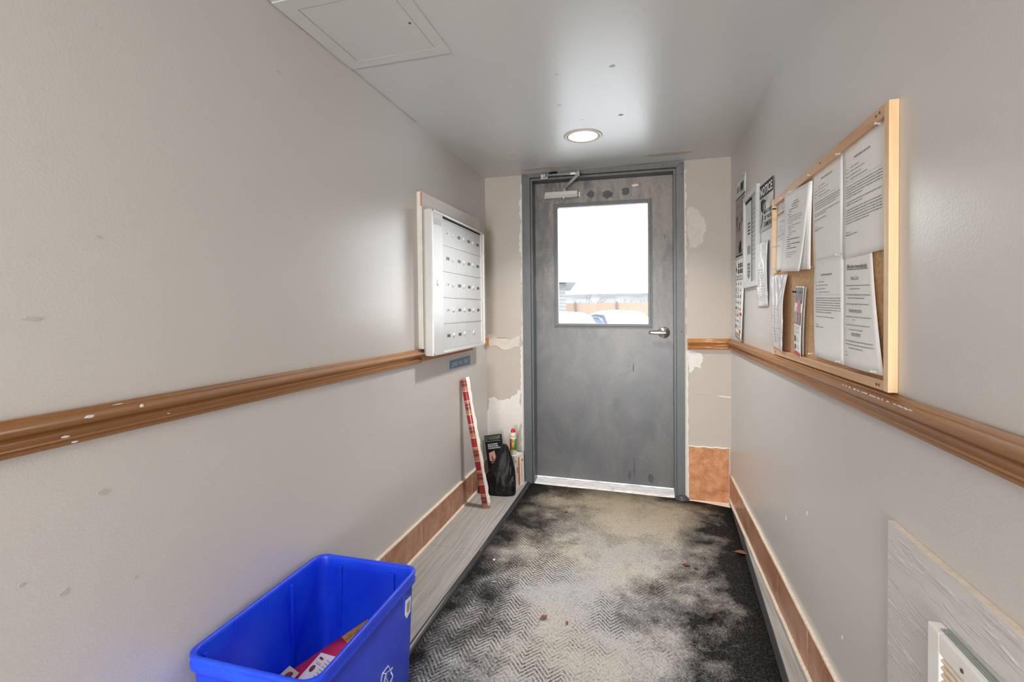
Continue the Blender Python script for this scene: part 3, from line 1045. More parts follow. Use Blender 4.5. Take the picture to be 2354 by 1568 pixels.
ex, ey, ez = -.420, 3.16, 2.098
bar(ar, (-.545, YD - .035, 2.050), (-.530, YD - .055, 2.056), .024, .010)
bar(ar, (-.536, YD - .045, 2.056), (ex, ey, ez), .022, .007)
ar.lathe([(.010, -.012), (.011, .010), (.004, .022), (.0005, .034)], 12, Matrix.Translation((ex, ey, ez)))
ar.tube([(ex, ey, ez + .006), (-.46, 3.185, 2.111), (-.655, YC - .028, 2.124)], [.006, .0068, .0068], 10)
ar.box(-.475, -.440, 3.165, 3.183, 2.100, 2.116, .003)
obj('arm', ar, 'steel', clo, tilt=TL)
sh = MB()
sh.box(-.690, -.640, YC - .006, YC, 2.108, 2.140, .002)
sh.lathe([(.0001, -.012), (.008, -.012), (.009, .008), (.005, .018), (.0001, .02)], 12, Matrix.Translation((-.660, YC - .022, 2.122)))
sh.box(-.668, -.652, YC - .022, YC - .002, 2.114, 2.124)
obj('arm_shoe', sh, 'steel', clo, tilt=TL)
# threshold
tm = MB()
sec = [(-.06, -.04), (-.012, -.04), (-.004, -.010), (.010, .000), (.05, .003), (.30, -.004), (.30, -.06)]
secs = []
for i in range(21):
    x = -.757 + i * (.933 / 20)
    j = .0025 * math.sin(i * 2.3) + .002 * math.sin(i * 5.1)
    secs.append([(x, YE + a + (j if a < .02 else 0), z + TL(x) + (j * .6 if z > -.03 else 0)) for a, z in sec[1:]])
tm.loft(secs, 0, False, True, True)
obj('threshold', tm, 'sill', d1)

# ------------------------------------------------------------------ ceiling lamp, hatch, marks
la = thing('ceiling_light', 'round recessed ceiling lamp with cream trim, switched on', 'lamp', (LX, LY, H))
obj('trim_ring', MB().lathe([(.088, .02), (.084, .002), (.088, -.004), (.097, -.006), (.104, -.003), (.1045, .0)], 40, Matrix.Translation((LX, LY, H))), 'lamp_trim', la)
obj('diffuser', MB().lathe([(.0001, .003), (.05, .0035), (.078, .004), (.0785, .02)], 36, Matrix.Translation((LX, LY, H - .004))), 'lamp', la)
obj('baffle', MB().lathe([(.0785, .0), (.0845, -.001), (.0845, .004)], 36, Matrix.Translation((LX, LY, H - .003))), 'lamp_trim', la)

ll = bpy.data.lights.new('recessed_lamp', 'AREA')
ll.shape = 'DISK'
ll.size = .15
ll.energy = 9.5
ll.spread = math.radians(115)
ll.color = (1.0, .985, .96)
lo = bpy.data.objects.new('recessed_lamp', ll)
lo.location = (LX, LY, H - .012)
COL.objects.link(lo)

ha = thing('access_hatch', 'flat painted access panel in the ceiling against the mailbox wall', 'hatch', (-.885, 1.445, H))
hx0, hx1, hy0, hy1 = XL + .006, -.677, 1.236, 1.652
hm = MB()
for (a, c, e, f) in ((hx0, -1.040, hy0, hy1), (-.722, hx1, hy0, hy1), (-1.040, -.722, hy0, 1.284), (-1.040, -.722, 1.607, hy1)):
    hm.box(a, c, e, f, H - .005, H - .0002)
obj('hatch_frame', hm, 'ceiling', ha)
obj('hatch_door', MB().box(-1.0375, -.7245, 1.2865, 1.6045, H - .0042, H - .0004, .001), 'ceiling', ha)
obj('latch_screw', MB().lathe([(.0001, -.0015), (.004, -.0015), (.005, 0)], 12, Matrix.Translation((-.739, 1.446, H - .0042))), 'screw', ha)
for (x, y, a, s, mt) in ((-.121, 1.928, .011, 1, 'scuff'), (-.112, 2.415, .011, 2, 'door_dark'), (-.435, 2.423, .008, 3, 'chip'), (-.30, 2.42, .004, 4, 'scuff'), (-.34, 1.93, .006, 5, 'scuff'), (-.38, 2.22, .008, 6, 'scuff'), (.0, 1.6, .004, 7, 'scuff')):
    obj('screw_hole', MB().slab([(u, v, H) for u, v in blob(x, y, a, a * .7, 10, .35, s)], (0, 0, -.0012)), mt, ceil)
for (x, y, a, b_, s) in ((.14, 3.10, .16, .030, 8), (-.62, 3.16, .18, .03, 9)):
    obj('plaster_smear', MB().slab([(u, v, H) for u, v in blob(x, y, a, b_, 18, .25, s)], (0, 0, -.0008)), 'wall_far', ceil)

# ------------------------------------------------------------------ mailbox bank on the left wall
mbx = thing('mailbox_bank', 'white aluminium bank of twenty small mailboxes above the blue sign', 'mailbox', (XL, 2.6, .96))
bb = MB()
bb.slab([(XL, 2.203, 1.022), (XL, 3.067, 1.022), (XL, 3.067, 1.792), (XL, 3.055, 1.824), (XL, 2.203, 1.811)], (.027, 0, 0))
bo = obj('backing_board', bb, 'white_board', mbx)
obj('raw_edge', MB().box(XL + .019, XL + .0275, 2.2018, 2.2028, 1.738, 1.808), 'raw_edge', bo)
XF, XP = -1.0195, -1.034
XB = XL + .0272
cz0, cz1, cy0, cy1 = .987, 1.722, 2.205, 3.008
cab = MB()
cab.box(XB, XP - .006, cy0 + .006, cy1 - .004, cz0 + .004, cz1 - .004)
cb_ = obj('cabinet', cab, 'alu_side', mbx)
fr_ = MB()
fr_.box(XB + .012, XF - .004, cy0 - .001, cy0 + .010, cz0, cz1, .001)             # near side return
fr_.box(XP - .004, XF, cy0, cy0 + .012, cz0, cz1, .001)
fr_.box(XP - .004, XF, cy1 - .013, cy1, cz0, cz1, .0015)
fr_.box(XP - .004, XF, cy0, cy1, cz1 - .010, cz1, .0015)
fr_.box(XP - .004, XF, cy0, cy1, cz0, cz0 + .012, .0015)
fr_.box(XP - .004, XP + .006, cy1 - .042, cy1 - .012, cz0 + .01, cz1 - .01, .001)
obj('cabinet_frame', fr_, 'alu', mbx)
post = obj('master_panel', MB().box(XP - .004, XF + .0005, cy0 + .010, 2.331, cz0 + .003, cz1 - .008, .001), 'white_enamel', mbx)


def lock(y, z, x, parent, rr=.012, name='lock'):
    m = MB()
    rt = Matrix.Translation((x, y, z)) @ Matrix.Rotation(math.pi / 2, 4, 'Y')
    m.lathe([(rr, 0), (rr, .003), (rr * .8, .0045), (.0001, .0045)], 18, rt)
    m.box(x + .0042, x + .0052, y - .0008, y + .0008, z - .005, z + .001, mi=1)
    return obj(name, m, ['lock_silver', 'black'], parent)


lock(2.264, 1.357, XF, post, .015)
obj('paper_label', MB().box(XF, XF + .001, 2.222, 2.318, 1.650, 1.683), 'paper', post)
rowsz = [1.699, 1.567, 1.4265, 1.287, 1.148, 1.008]
coly = [2.366, 2.548, 2.710, 2.872, 2.966]
laby = [2.431, 2.595, 2.753, 2.912]
locy = [2.500, 2.667, 2.826]
nums = iter('201 202 203 204 205 206 207 208 101 102 103 104 105 106 107 108 1 2 3 4'.split())
for ri in range(5):
    zt, zb = rowsz[ri] - .003, rowsz[ri + 1] + .003
    zl = (zt + zb) / 2
    for ci in range(4):
        y0 = 2.332 if ci == 0 else coly[ci]
        dr = obj('mailbox_door', MB().box(XP - .005, XP, y0 + .0004, coly[ci + 1] - .0004, zb, zt, .0004), 'white_enamel', mbx)
        if not (ri == 4 and ci >= 2):
            mt = 'alu_side' if ci == 0 and ri in (0, 2, 3) else 'label_plate'
            pl_ = [(XP, laby[ci] + .022 * max(-1, min(1, 1.25 * math.cos(a))), zl + .0085 * max(-1, min(1, 1.4 * math.sin(a)))) for a in [2 * math.pi * (k + .5) / 16 for k in range(16)]]
            np_ = MB().slab(pl_, (.0012, 0, 0))
            # the plate's number, too small to read
            rect_on(np_, lambda u, v: (XP + .0014, laby[ci] - u, zl + v), -.006, .006, -.004, .004, 1)
            obj('number_plate', np_, [mt, 'ink'], dr)
        elif ci == 2:
            obj('plate_outline', MB().box(XP, XP + .0006, laby[ci] - .022, laby[ci] + .02, zl + .010, zl + .0115).box(XP, XP + .0006, laby[ci] - .022, laby[ci] - .0205, zl - .008, zl + .01), 'ink_light', dr)
        if ci < 3:
            lock(locy[ci], zl, XP, dr)
for z in rowsz[1:5]:
    obj('row_divider', MB().box(XP - .005, XP + .0025, 2.332, 2.968, z - .0022, z + .0022, .0008), 'alu', mbx)
obj('row_divider', MB().box(XP - .005, XP + .003, 2.332, 2.968, rowsz[0] - .002, rowsz[0] + .0025, .0008), 'alu', mbx)
obj('painted_gap_shade', MB().box(XP - .005, XP - .001, 2.332, 2.968, rowsz[0] + .003, cz1 - .0105), 'black', mbx)  # black strip standing in for shade in the recess below the lip
obj('row_divider', MB().box(XP - .005, XP + .006, 2.332, 2.968, rowsz[5] - .010, rowsz[5] + .002, .0008), 'alu', mbx)

# JUNK MAIL ONLY sign
sg = MB().slab([(XL, 2.591, .874), (XL, 2.926, .868), (XL, 2.926, .925), (XL, 2.591, .921)], (.0025, 0, 0))
so = obj('wall_sign', sg, 'blue_sign')
tag(so, 'small blue JUNK MAIL ONLY sign below the mailboxes', 'sign')
tx = MB()
lettering(tx, lambda u, v: (XL + .003, u, v), 'JUNK MAIL ONLY', 2.615, 2.905, .884, .027, 0, 0.006)
obj('lettering', tx, 'sign_white', so)

# ------------------------------------------------------------------ things on the planks by the door
# wrapping paper roll
base, topp = Vector((-.942, 2.765, .0135)), Vector((-1.0735, 2.757, .797))
ax = (topp - base).normalized()
q = Vector((0, 0, 1)).rotation_difference(ax)
RM = Matrix.Translation(base) @ q.to_matrix().to_4x4()
L = (topp - base).length
rr = .0245
ro = MB()
prof = [(rr, 0), (rr, L)]
ro.lathe([(.011, .001), (rr * .96, .0), (rr, .002), (rr, L - .002), (rr * .97, L), (.011, L - .001), (.011, .03)], 28)
roll = obj('wrapping_paper_roll', ro, 'wrap', loc=(0, 0, 0))
roll.matrix_world = RM
ORG[roll.name] = Vector((0, 0, 0))
tag(roll, 'tall roll of red plaid wrapping paper leaning in the corner', 'gift wrap')
fl = MB()
r = random.Random(5)
ns = 30
rings = []
for i in range(ns + 1):
    z = .012 + (L - .004) * i / ns
    wd = .021 * r.uniform(.8, 1.12)
    row = []
    for k in range(5):
        a0 = math.radians(-48)
        s = k / 4 * wd
        # leaves the roll along its tangent on the side towards the door
        px, py = rr * 1.03 * math.cos(a0), rr * 1.03 * math.sin(a0)
        tx_, ty_ = -math.sin(a0), math.cos(a0)
        row.append((px + tx_ * s + .10 * s, py + ty_ * s * .9 - .003 * (k / 4), z + (.004 * r.uniform(-1, 1) if k == 4 else 0)))
    rings.append(row)
for i in range(ns):
    for k in range(4):
        fl.add([rings[i][k], rings[i][k + 1], rings[i + 1][k + 1], rings[i + 1][k]], [(0, 1, 2, 3)], 0, True)
fo = obj('torn_paper_edge', fl, 'wrap_back', roll)
sol = fo.modifiers.new('thickness', 'SOLIDIFY')
sol.thickness = .0006

# black insole box, leaning
bx = thing('insole_box', 'tall black insole box with foot picture, leaning in the corner', 'box', (-.99, 3.09, .012))
BL, TLc, TRc = Vector((-1.015, 3.070, .0325)), Vector((-1.086, 3.150, .345)), Vector((-.972, 3.165, .362))
U = TRc - TLc
V = TLc - BL
nrm = U.cross(V).normalized()
back = -nrm * .038
BR = BL + U
m = MB().hexa([BL, BR, BR + back, BL + back, TLc, TRc, TRc + back, TLc + back])
# stand it on its lowest corner
bo2 = obj('carton', m, 'box_black', bx)
fb = lambda u, v: BL + U * u + V * v + nrm * .0009
m = MB()
rect_on(m, fb, .03, .97, .90, .985, 0)
obj('green_band', m, 'box_green', bx)
m = MB()
vs = [(.47 + .16 * math.cos(a), .930 + .022 * math.sin(a)) for a in [2 * math.pi * k / 20 for k in range(20)]]
m.poly([fb(u, v) + nrm * .0006 for u, v in vs])
vi = [(.47 + .13 * math.cos(a), .930 + .015 * math.sin(a)) for a in [2 * math.pi * k / 20 for k in range(20)]]
m.poly([fb(u, v) + nrm * .0009 for u, v in vi], 1)
obj('oval_logo', m, ['oval_green', 'box_green'], bx)
m = MB()
m.tube([fb(.05, .895), fb(.12, .878), fb(.3, .873), fb(.6, .878), fb(.82, .877), fb(.93, .862)], .0013, 6)
m.tube([fb(.70, .925), fb(.82, .935), fb(.92, .955), fb(.96, .978)], .0013, 6)
obj('silver_line', m, 'ink_light', bx)
for body, u1, v in (('ARCH SUPPORT', .76, .795), ('MEMORY FOAM', .75, .757), ('PAIN RELIEF INSOLE', .92, .718)):
    m = MB()
    lettering(m, lambda u, w: fb(u, w) + nrm * .0004, body, .15, u1, v, .027, 0, .04)
    obj('lettering', m, 'sign_white', bx)
m = MB()
m.poly([fb(u, v) + nrm * .0004 for u, v in ((.16, .64), (.50, .675), (.54, .56), (.48, .50), (.42, .475), (.28, .465), (.17, .48), (.15, .52))])
m.poly([fb(u, v) + nrm * .0007 for u, v in ((.30, .58), (.36, .57), (.36, .53), (.46, .515), (.40, .488), (.28, .484), (.26, .52))], 1)
obj('foot_picture', m, ['skin_print', 'sore_print'], bx)
m = MB()
m.tube([fb(.22, .43), fb(.28, .437), fb(.40, .453)], [.0035, .0018, .0016], 6)
obj('white_arrow', m, 'sign_white', bx)

# black drawstring bag
lv_ = [(.0125, -.948, 3.000, .118, .046), (.020, -.950, 3.000, .126, .052), (.045, -.952, 3.002, .127, .056), (.085, -.935, 3.004, .110, .054), (.13, -.922, 3.008, .095, .050), (.18, -.910, 3.013, .078, .044),
       (.225, -.905, 3.018, .062, .038), (.265, -.904, 3.024, .047, .031), (.295, -.903, 3.028, .033, .022), (.315, -.904, 3.032, .025, .017), (.330, -.905, 3.035, .012, .008)]
zs_ = np.linspace(.0125, .330, 40)
arr = np.array(lv_)
rings = []
for z in zs_:
    cx, cy, w, d = [float(np.interp(z, arr[:, 0], arr[:, k])) for k in (1, 2, 3, 4)]
    rg = []
    for k in range(44):
        a = 2 * math.pi * k / 44
        f = 1 + (.12 * math.sin(4 * a + 14 * z) + .05 * math.sin(7 * a - 22 * z)) * min(1, (z - .01) * 9) + .02 * math.sin(3 * a + 50 * z)
        sx = abs(math.cos(a)) ** .75 * (1 if math.cos(a) >= 0 else -1)
        sy = abs(math.sin(a)) ** .75 * (1 if math.sin(a) >= 0 else -1)
        rg.append((cx + w * sx * (1 + (f - 1) * .35), cy + d * sy * f, z))
    rings.append(rg)
bagm = MB().loft(rings, 0, True, True, True)
bag = obj('drawstring_bag', bagm, 'bag')
tag(bag, 'crumpled black nylon drawstring bag on the grey planks', 'bag')
cord = MB()
cp = [(-.885, 3.0, .318), (-.868, 2.985, .300), (-.862, 2.99, .285), (-.852, 2.985, .268), (-.846, 2.98, .24), (-.855, 2.98, .225), (-.84, 2.985, .20), (-.833, 2.982, .178), (-.842, 2.98, .165), (-.828, 2.985, .140), (-.818, 2.985, .128), (-.826, 2.985, .118)]
cord.tube(cp, .0022, 6)
obj('cord', cord, 'box_black', bag)

# white box of masks, standing on end
wb = thing('mask_box', 'white box of masks with orange stripe, standing beside the door frame', 'box', (-.87, 3.17, .012))
C0, C1 = Vector((-.857, 3.117, .0125)), Vector((-.8145, 3.2055, .0125))
u_ = C1 - C0
nb = Vector((u_.y, -u_.x, 0)).normalized()
bk = -nb * .066
hh = Vector((-.004, .002, .2135))
m = MB().hexa([C0, C1, C1 + bk, C0 + bk, C0 + hh, C1 + hh, C1 + bk + hh, C0 + bk + hh])
obj('carton', m, 'box_white', wb)
fw = lambda u, v: C0 + u_ * u + hh * v + nb * .0007
m = MB()
rect_on(m, fw, .38, .53, .03, .93, 0)
obj('orange_stripe', m, 'orange', wb)
m = MB()
# MASK, reading downwards along the stripe
vs, fs, w_ = glyphs('MASK', .03)
m.add([fw(.24 + y * .11, .62 - x / w_ * .20) for x, y in vs], fs)
obj('lettering', m, 'ink', wb)
m = MB()
m.poly([fw(.12 + .07 * math.cos(a), .82 + .045 * math.sin(a)) for a in [2 * math.pi * k / 14 for k in range(14)]], 0)
m.poly([fw(.83 + .10 * math.cos(a), .80 + .05 * math.sin(a)) for a in [2 * math.pi * k / 14 for k in range(14)]], 1)
rect_on(m, fw, .86, .90, .10, .17, 2)
rect_on(m, fw, .10, .14, .06, .20, 2)
rect_on(m, fw, .70, .76, .25, .7, 2)
obj('small_print', m, ['vent_slot', 'flyer_gold', 'ink_light'], wb)

# paint bottle on the box
bt = thing('dauber_bottle', 'small white bottle with red cap and rainbow label, standing on white box', 'bottle', (-.880, 3.163, .2265))
BMt = Matrix.Translation((-.880, 3.163, .2265))
obj('bottle_body', MB().lathe([(.0001, 0), (.0205, 0), (.0225, .003), (.0225, .118), (.020, .124), (.0215, .126), (.0215, .136), (.0165, .146), (.0155, .152), (.0001, .153)], 24, BMt), 'bottle_white', bt)
obj('rainbow_label', MB().lathe([(.0226, .034), (.0229, .0345), (.0229, .1095), (.0226, .110)], 24, BMt), 'rainbow', bt)
obj('red_cap', MB().lathe([(.0150, .150), (.0153, .160), (.0135, .170), (.0085, .1765), (.0001, .179)], 20, BMt), 'red_cap', bt)
sp = MB()
for (cx, cz, a, b_, mi) in ((.0, .096, .006, .007, 0), (-.003, .047, .005, .007, 1)):
    pts = []
    for k in range(12):
        ang = -math.pi / 2 + .35 + (cx + a * math.cos(2 * math.pi * k / 12)) / .0229
        pts.append(BMt @ Vector((.0232 * math.cos(ang), .0232 * math.sin(ang), cz + b_ * math.sin(2 * math.pi * k / 12))))
    sp.poly(pts, mi)
obj('label_badge', sp, ['blue_sign', 'ink'], bt)

# ------------------------------------------------------------------ bulletin board
XBF = .4972                 # front of the frame
bd = thing('bulletin_board', 'pine framed cork bulletin board covered in notices, resting on the chair rail', 'bulletin board', (XR, 1.69, 1.0225))
by0, by1, bz0, bz1 = 1.200, 2.181, 1.0235, 1.645
XCK = XR - .005
obj('cork', MB().box(XCK, XR - .0005, by0 + .015, by1 - .015, bz0 + .012, bz1 - .012), 'cork', bd)
fw_ = .0225
# bevelled slightly, front face narrow, deep side
obj('frame_rail', MB().box(XBF, XR - .0003, by0, by0 + fw_, bz0, bz1, .0015), 'pine', bd)
obj('frame_rail', MB().box(XBF, XR - .0003, by1 - fw_, by1, bz0, bz1, .0015), 'pine', bd)
tr1 = obj('frame_rail', MB().box(XBF + .0008, XR - .0003, by0 + fw_ + .0003, by1 - fw_ - .0003, bz1 - .026, bz1, .0015), 'pine_y', bd)
tr2 = obj('frame_rail', MB().box(XBF + .0008, XR - .0003, by0 + fw_ + .0003, by1 - fw_ - .0003, bz0, bz0 + .022, .0015), 'pine_y', bd)
for (y, z) in ((1.262, bz1 - .012), (1.244, bz1 - .011), (1.255, bz0 + .011), (1.243, bz0 + .011), (2.13, bz0 + .011), (1.62, bz1 - .011)):
    rt = Matrix.Translation((XBF + .0008, y, z)) @ Matrix.Rotation(-math.pi / 2, 4, 'Y')
    obj('screw', MB().lathe([(.0001, .0008), (.003, .0010), (.0038, .0)], 10, rt), 'screw', tr1 if z > 1.3 else tr2)


class Sheet:
    """a sheet of paper hung on the right wall: corners (y, z) and a bulge function away from the wall"""

    def __init__(self, tl, tr, bl, br, x, bulge=None):
        self.c = [Vector(p) for p in (tl, tr, bl, br)]
        self.x = x
        self.bulge = bulge or (lambda s, t: 0)
        self.w = ((self.c[0] - self.c[1]).length + (self.c[2] - self.c[3]).length) / 2
        self.h = ((self.c[0] - self.c[2]).length + (self.c[1] - self.c[3]).length) / 2

    def f(self, s, t, off=0.0):
        a = self.c[0].lerp(self.c[1], s)
        b = self.c[2].lerp(self.c[3], s)
        p = a.lerp(b, t)
        return (self.x - self.bulge(s, t) - off, p.x, p.y)

    def mesh(self, nu=10, nv=14, thick=.0005):
        m = MB()
        for off, flip in ((0, False), (-thick, True)):
            vs = [self.f(i / nu, j / nv, off) for j in range(nv + 1) for i in range(nu + 1)]
            fs = []
            for j in range(nv):
                for i in range(nu):
                    a = j * (nu + 1) + i
                    fs.append((a, a + 1, a + nu + 2, a + nu + 1))
            m.add(vs, fs, 0, True)
        # rim
        per = [(i / nu, 0) for i in range(nu)] + [(1, j / nv) for j in range(nv)] + [(1 - i / nu, 1) for i in range(nu)] + [(0, 1 - j / nv) for j in range(nv)]
        k = len(per)
        vs = [self.f(s, t, 0) for s, t in per] + [self.f(s, t, -thick) for s, t in per]
        m.add(vs, [(i, (i + 1) % k, k + (i + 1) % k, k + i) for i in range(k)])
        return m

    def P(self, off=.0007):
        return lambda u, v: self.f(u, v, off)


def words(mb, sh, s0, s1, t, h, seed, mi=0, short=None):
    """one line of small body text: a run of word-long strokes"""
    r = random.Random(seed)
    s = s0
    end = s1 if short is None else short
    while s < end - .01:
        w = r.uniform(.02, .07)
        e = min(s + w, end)
        rect_on(mb, sh.P(), s, e, t, t + h * r.uniform(.62, .8), mi, 2)
        s = e + .009


def tlet(mb, sh, body, s0, s1, t, h, mi=0, bold=0.0):
    """lettering on a sheet; t is the baseline measured down from the top, h a fraction of the height"""
    P = sh.P(.0008)
    lettering(mb, lambda u, v: P(u, t - v), body, s0, s1, 0, h, mi, bold)


def memo(sh, seed, lines, head=True, top=.10, sig=True, t0=.40):
    a, b = MB(), MB()
    tlet(a, sh, 'MEMORANDUM', .32, .68, top + .02, .020, 0, 0)
    for i, (k, l) in enumerate((('To:', .22), ('From:', .34), ('Date:', .26), ('Re:', .40))):
        tlet(a, sh, k, .10, .10 + .02 * len(k), top + .085 + i * .034, .012, 0, .01)
        words(b, sh, .22, .22 + l, top + .075 + i * .034, .010, seed + i)
    rect_on(b, sh.P(), .10, .90, top + .205, top + .207, 0, 8)
    t = top + .235
    for i, n_ in enumerate(lines):
        for j in range(n_):
            words(b, sh, .10, .92, t, .0115, seed * 31 + i * 7 + j, 0, None if j < n_ - 1 else .10 + .8 * random.Random(seed + i).uniform(.4, .9))
            t += .0235
        t += .021
    if sig:
        tlet(a, sh, 'Thank you,', .10, .24, t + .045, .012, 0, 0)
        tlet(a, sh, 'Management Inc. Team', .10, .40, t + .068, .012, 0, .02)
    return a, b


def notice(name, label, sh, prints, group=None, mat='paper', cat='notice', nu=10, nv=14):
    o = obj(name, sh.mesh(nu, nv), mat)
    tag(o, label, cat, group)
    for nm, mb_, mt in prints:
        p = obj(nm, mb_, mt, o)
    return o


XS = XCK - .0008
G = 'notices pinned to the bulletin board'
# two memos at the top, one below, one "Effective immediately"
sB = Sheet((1.722, 1.628), (1.478, 1.620), (1.712, 1.335), (1.474, 1.342), XS - .001, lambda s, t: .003 * math.sin(math.pi * s) * t + .007 * (1 - t) * t)
a, b = memo(sB, 2, (4, 2, 1))
notice('memo', 'upper memorandum sheet between the stapled notice and another memorandum', sB, (('bold_print', a, 'ink'), ('small_print', b, 'ink_grey')), G)
sA = Sheet((1.480, 1.626), (1.232, 1.620), (1.473, 1.335), (1.232, 1.334), XS - .002, lambda s, t: .002 * math.sin(math.pi * s) + .002 * t)
a, b = memo(sA, 3, (5, 2, 6), top=.13)
notice('memo', 'upper memorandum sheet nearest the thick frame post', sA, (('bold_print', a, 'ink'), ('small_print', b, 'ink_grey')), G)
sC = Sheet((1.700, 1.358), (1.470, 1.350), (1.696, 1.058), (1.466, 1.054), XS - .0025, lambda s, t: .010 * t * (1 - t) * (1 - s) + .004 * math.sin(math.pi * s))
a, b = memo(sC, 5, (7, 1), top=.16)
notice('memo', 'lower memorandum sheet between the brochure and the underlined notice', sC, (('bold_print', a, 'ink'), ('small_print', b, 'ink_grey')), G)
sD = Sheet((1.468, 1.352), (1.303, 1.342), (1.466, 1.055), (1.236, 1.055), XS - .0035, lambda s, t: .006 * math.sin(math.pi * s) * t + .014 * s * t * (1 - t * .8))
a, b = MB(), MB()
tlet(a, sD, 'Effective immediately', .14, .84, .145, .036, 0, .012)
rect_on(a, sD.P(), .14, .86, .152, .157, 0, 6)
tlet(a, sD, 'Garbage / Trash', .28, .56, .235, .022, 0, .0)
rect_on(a, sD.P(), .28, .56, .241, .244, 0, 4)
tlet(a, sD, 'Any large items such as:', .22, .64, .515, .022, 0, .012)
rect_on(a, sD.P(), .22, .64, .521, .524, 0, 4)
tlet(a, sD, 'Grocery Delivery', .30, .58, .715, .020, 0, .012)
rect_on(a, sD.P(), .30, .58, .721, .724, 0, 4)
for i, (s0, s1, t) in enumerate(((.09, .90, .29), (.24, .60, .318), (.10, .88, .37), (.18, .72, .398), (.12, .84, .45), (.10, .86, .56), (.36, .43, .585), (.10, .82, .63), (.22, .64, .67), (.08, .88, .77), (.08, .88, .80), (.20, .62, .83), (.08, .13, .87), (.08, .18, .90))):
    words(b, sD, s0, s1, t, .011, 90 + i)
notice('notice_sheet', 'lower white notice with underlined headings beside the thick frame post', sD, (('bold_print', a, 'ink'), ('small_print', b, 'ink_grey')), G)

# far end of the board: small card, memo, thick stapled stack
sG = Sheet((2.160, 1.625), (2.027, 1.622), (2.160, 1.582), (2.016, 1.580), XS - .001)
b = MB()
for i in range(4):
    words(b, sG, .08, .42, .15 + i * .2, .09, 130 + i)
    words(b, sG, .52, .90, .15 + i * .2, .09, 140 + i)
notice('notice_card', 'small card at the far top corner of the bulletin board', sG, (('small_print', b, 'ink_grey'),), G, nu=4, nv=3)
sF = Sheet((2.158, 1.574), (1.985, 1.570), (2.158, 1.355), (1.985, 1.358), XS - .001, lambda s, t: .003 * t)
a, b = memo(sF, 8, (3, 1), top=.12)
notice('memo', 'memorandum sheet at the far end of the bulletin board, below the card', sF, (('bold_print', a, 'ink'), ('small_print', b, 'ink_grey')), G)
stk = thing('stapled_notice', 'thick stapled notice curling off the far half of the board', 'notice', (XS, 1.9, 1.33), G)
def sheet_bulge(k):
    return lambda s, t: .003 + .0012 * k + .003 * t * t + .002 * math.sin(math.pi * t) * s
for k in range(5):
    sE = Sheet((2.010, 1.630), (1.712 - .001 * k, 1.605), (2.030 - .004 * k, 1.350 - .001 * k), (1.722 - .003 * k, 1.330), XS - .002, sheet_bulge(k))
    pg = obj('page', sE.mesh(10, 14), 'paper', stk)
sE = Sheet((2.000, 1.630), (1.700, 1.603), (2.005, 1.345), (1.765, 1.328), XS - .003, lambda s, t: .009 + .005 * math.sin(math.pi * t) * s + .010 * t ** 3 + .006 * s * t ** 4)
pg = obj('page', sE.mesh(10, 16), 'paper', stk)
a, b = MB(), MB()
tt = .14
for i, (s0, s1, bo_) in enumerate(((.42, .60, 1), (.34, .66, 1), (.36, .58, 1), (.22, .62, 1), (.22, .36, 1), (.18, .32, 1), (.2, .8, 0), (.2, .82, 0), (.2, .78, 0), (.2, .44, 0), (.22, .8, 0), (.22, .5, 0), (.24, .4, 0), (.24, .6, 0), (.24, .42, 0), (.22, .3, 1), (.2, .8, 1), (.2, .36, 1), (.22, .84, 1), (.22, .4, 1), (.2, .7, 1), (.2, .24, 1), (.2, .7, 0), (.2, .6, 0), (.2, .5, 0))):
    words(b if not bo_ else a, sE, s0, s1, tt, .011, 200 + i)
    tt += .031 if i in (2, 4, 5, 9, 12, 15, 17) else .027
obj('bold_print', a, 'ink', pg)
obj('small_print', b, 'ink_grey', pg)

# plastic sleeves
def sleeve(name, label, sh, seed, grp):
    o = obj(name, sh.mesh(16, 24, .0012), 'film')
    tag(o, label, 'notice', grp)
    b = MB()
    r = random.Random(seed)
    for i in range(12):
        words(b, sh, .15, .85, .42 + i * .042, .010, seed * 9 + i, 0, r.uniform(.4, .85))
    obj('small_print', b, 'ink_light', o)
    return o


sH = Sheet((2.215, 1.347), (1.972, 1.333), (2.156, 1.048), (1.990, 1.046), XS - .006, lambda s, t: .006 + (.003 + .010 * s) * math.sin(math.pi * t * .75) + .002 * math.sin(9 * t + 5 * s))
sleeve('plastic_sleeve', 'shiny plastic sleeve curling away at the far bottom corner of the board', sH, 3, G)
sH2 = Sheet((2.20, 1.345), (1.983, 1.331), (2.125, 1.050), (2.02, 1.048), XS - .003, lambda s, t: .008 + (.002 + .014 * s) * math.sin(math.pi * t * .75))
sJ = Sheet((2.510, 1.515), (2.300, 1.505), (2.500, 1.212), (2.312, 1.217), XR - .002, lambda s, t: .003 + .004 * math.sin(7 * s + 3 * t) * (1 - .3 * t) + .003 * math.sin(3 * t))
sleeve('plastic_sleeve', 'crinkled plastic sleeve taped to the wall, between intercom panel and board', sJ, 4, G)

# brochure
br_ = thing('brochure', 'narrow folded brochure with photo and red foot, pinned to the cork', 'brochure', (XS, 1.86, 1.04))
sI = Sheet((1.868, 1.284), (1.762, 1.278), (1.880, 1.050), (1.800, 1.042), XS - .010, lambda s, t: .003 * math.sin(math.pi * t) + .004 * s)
obj('cover', sI.mesh(6, 12, .0008), 'paper', br_)
sI2 = Sheet((1.875, 1.282), (1.772, 1.276), (1.888, 1.049), (1.802, 1.040), XS - .003, lambda s, t: .003 * math.sin(math.pi * t) + .003 * s)
obj('back_leaf', sI2.mesh(6, 12, .0030), 'poster_grey', br_)
m = MB()
rect_on(m, sI.P(), .04, .98, .02, .55, 0, 4)
rect_on(m, sI.P(.0011), .42, .80, .20, .36, 1, 3)
rect_on(m, sI.P(.0011), .62, .86, .40, .54, 1, 3)
rect_on(m, sI.P(.0011), .25, .40, .30, .52, 2, 3)
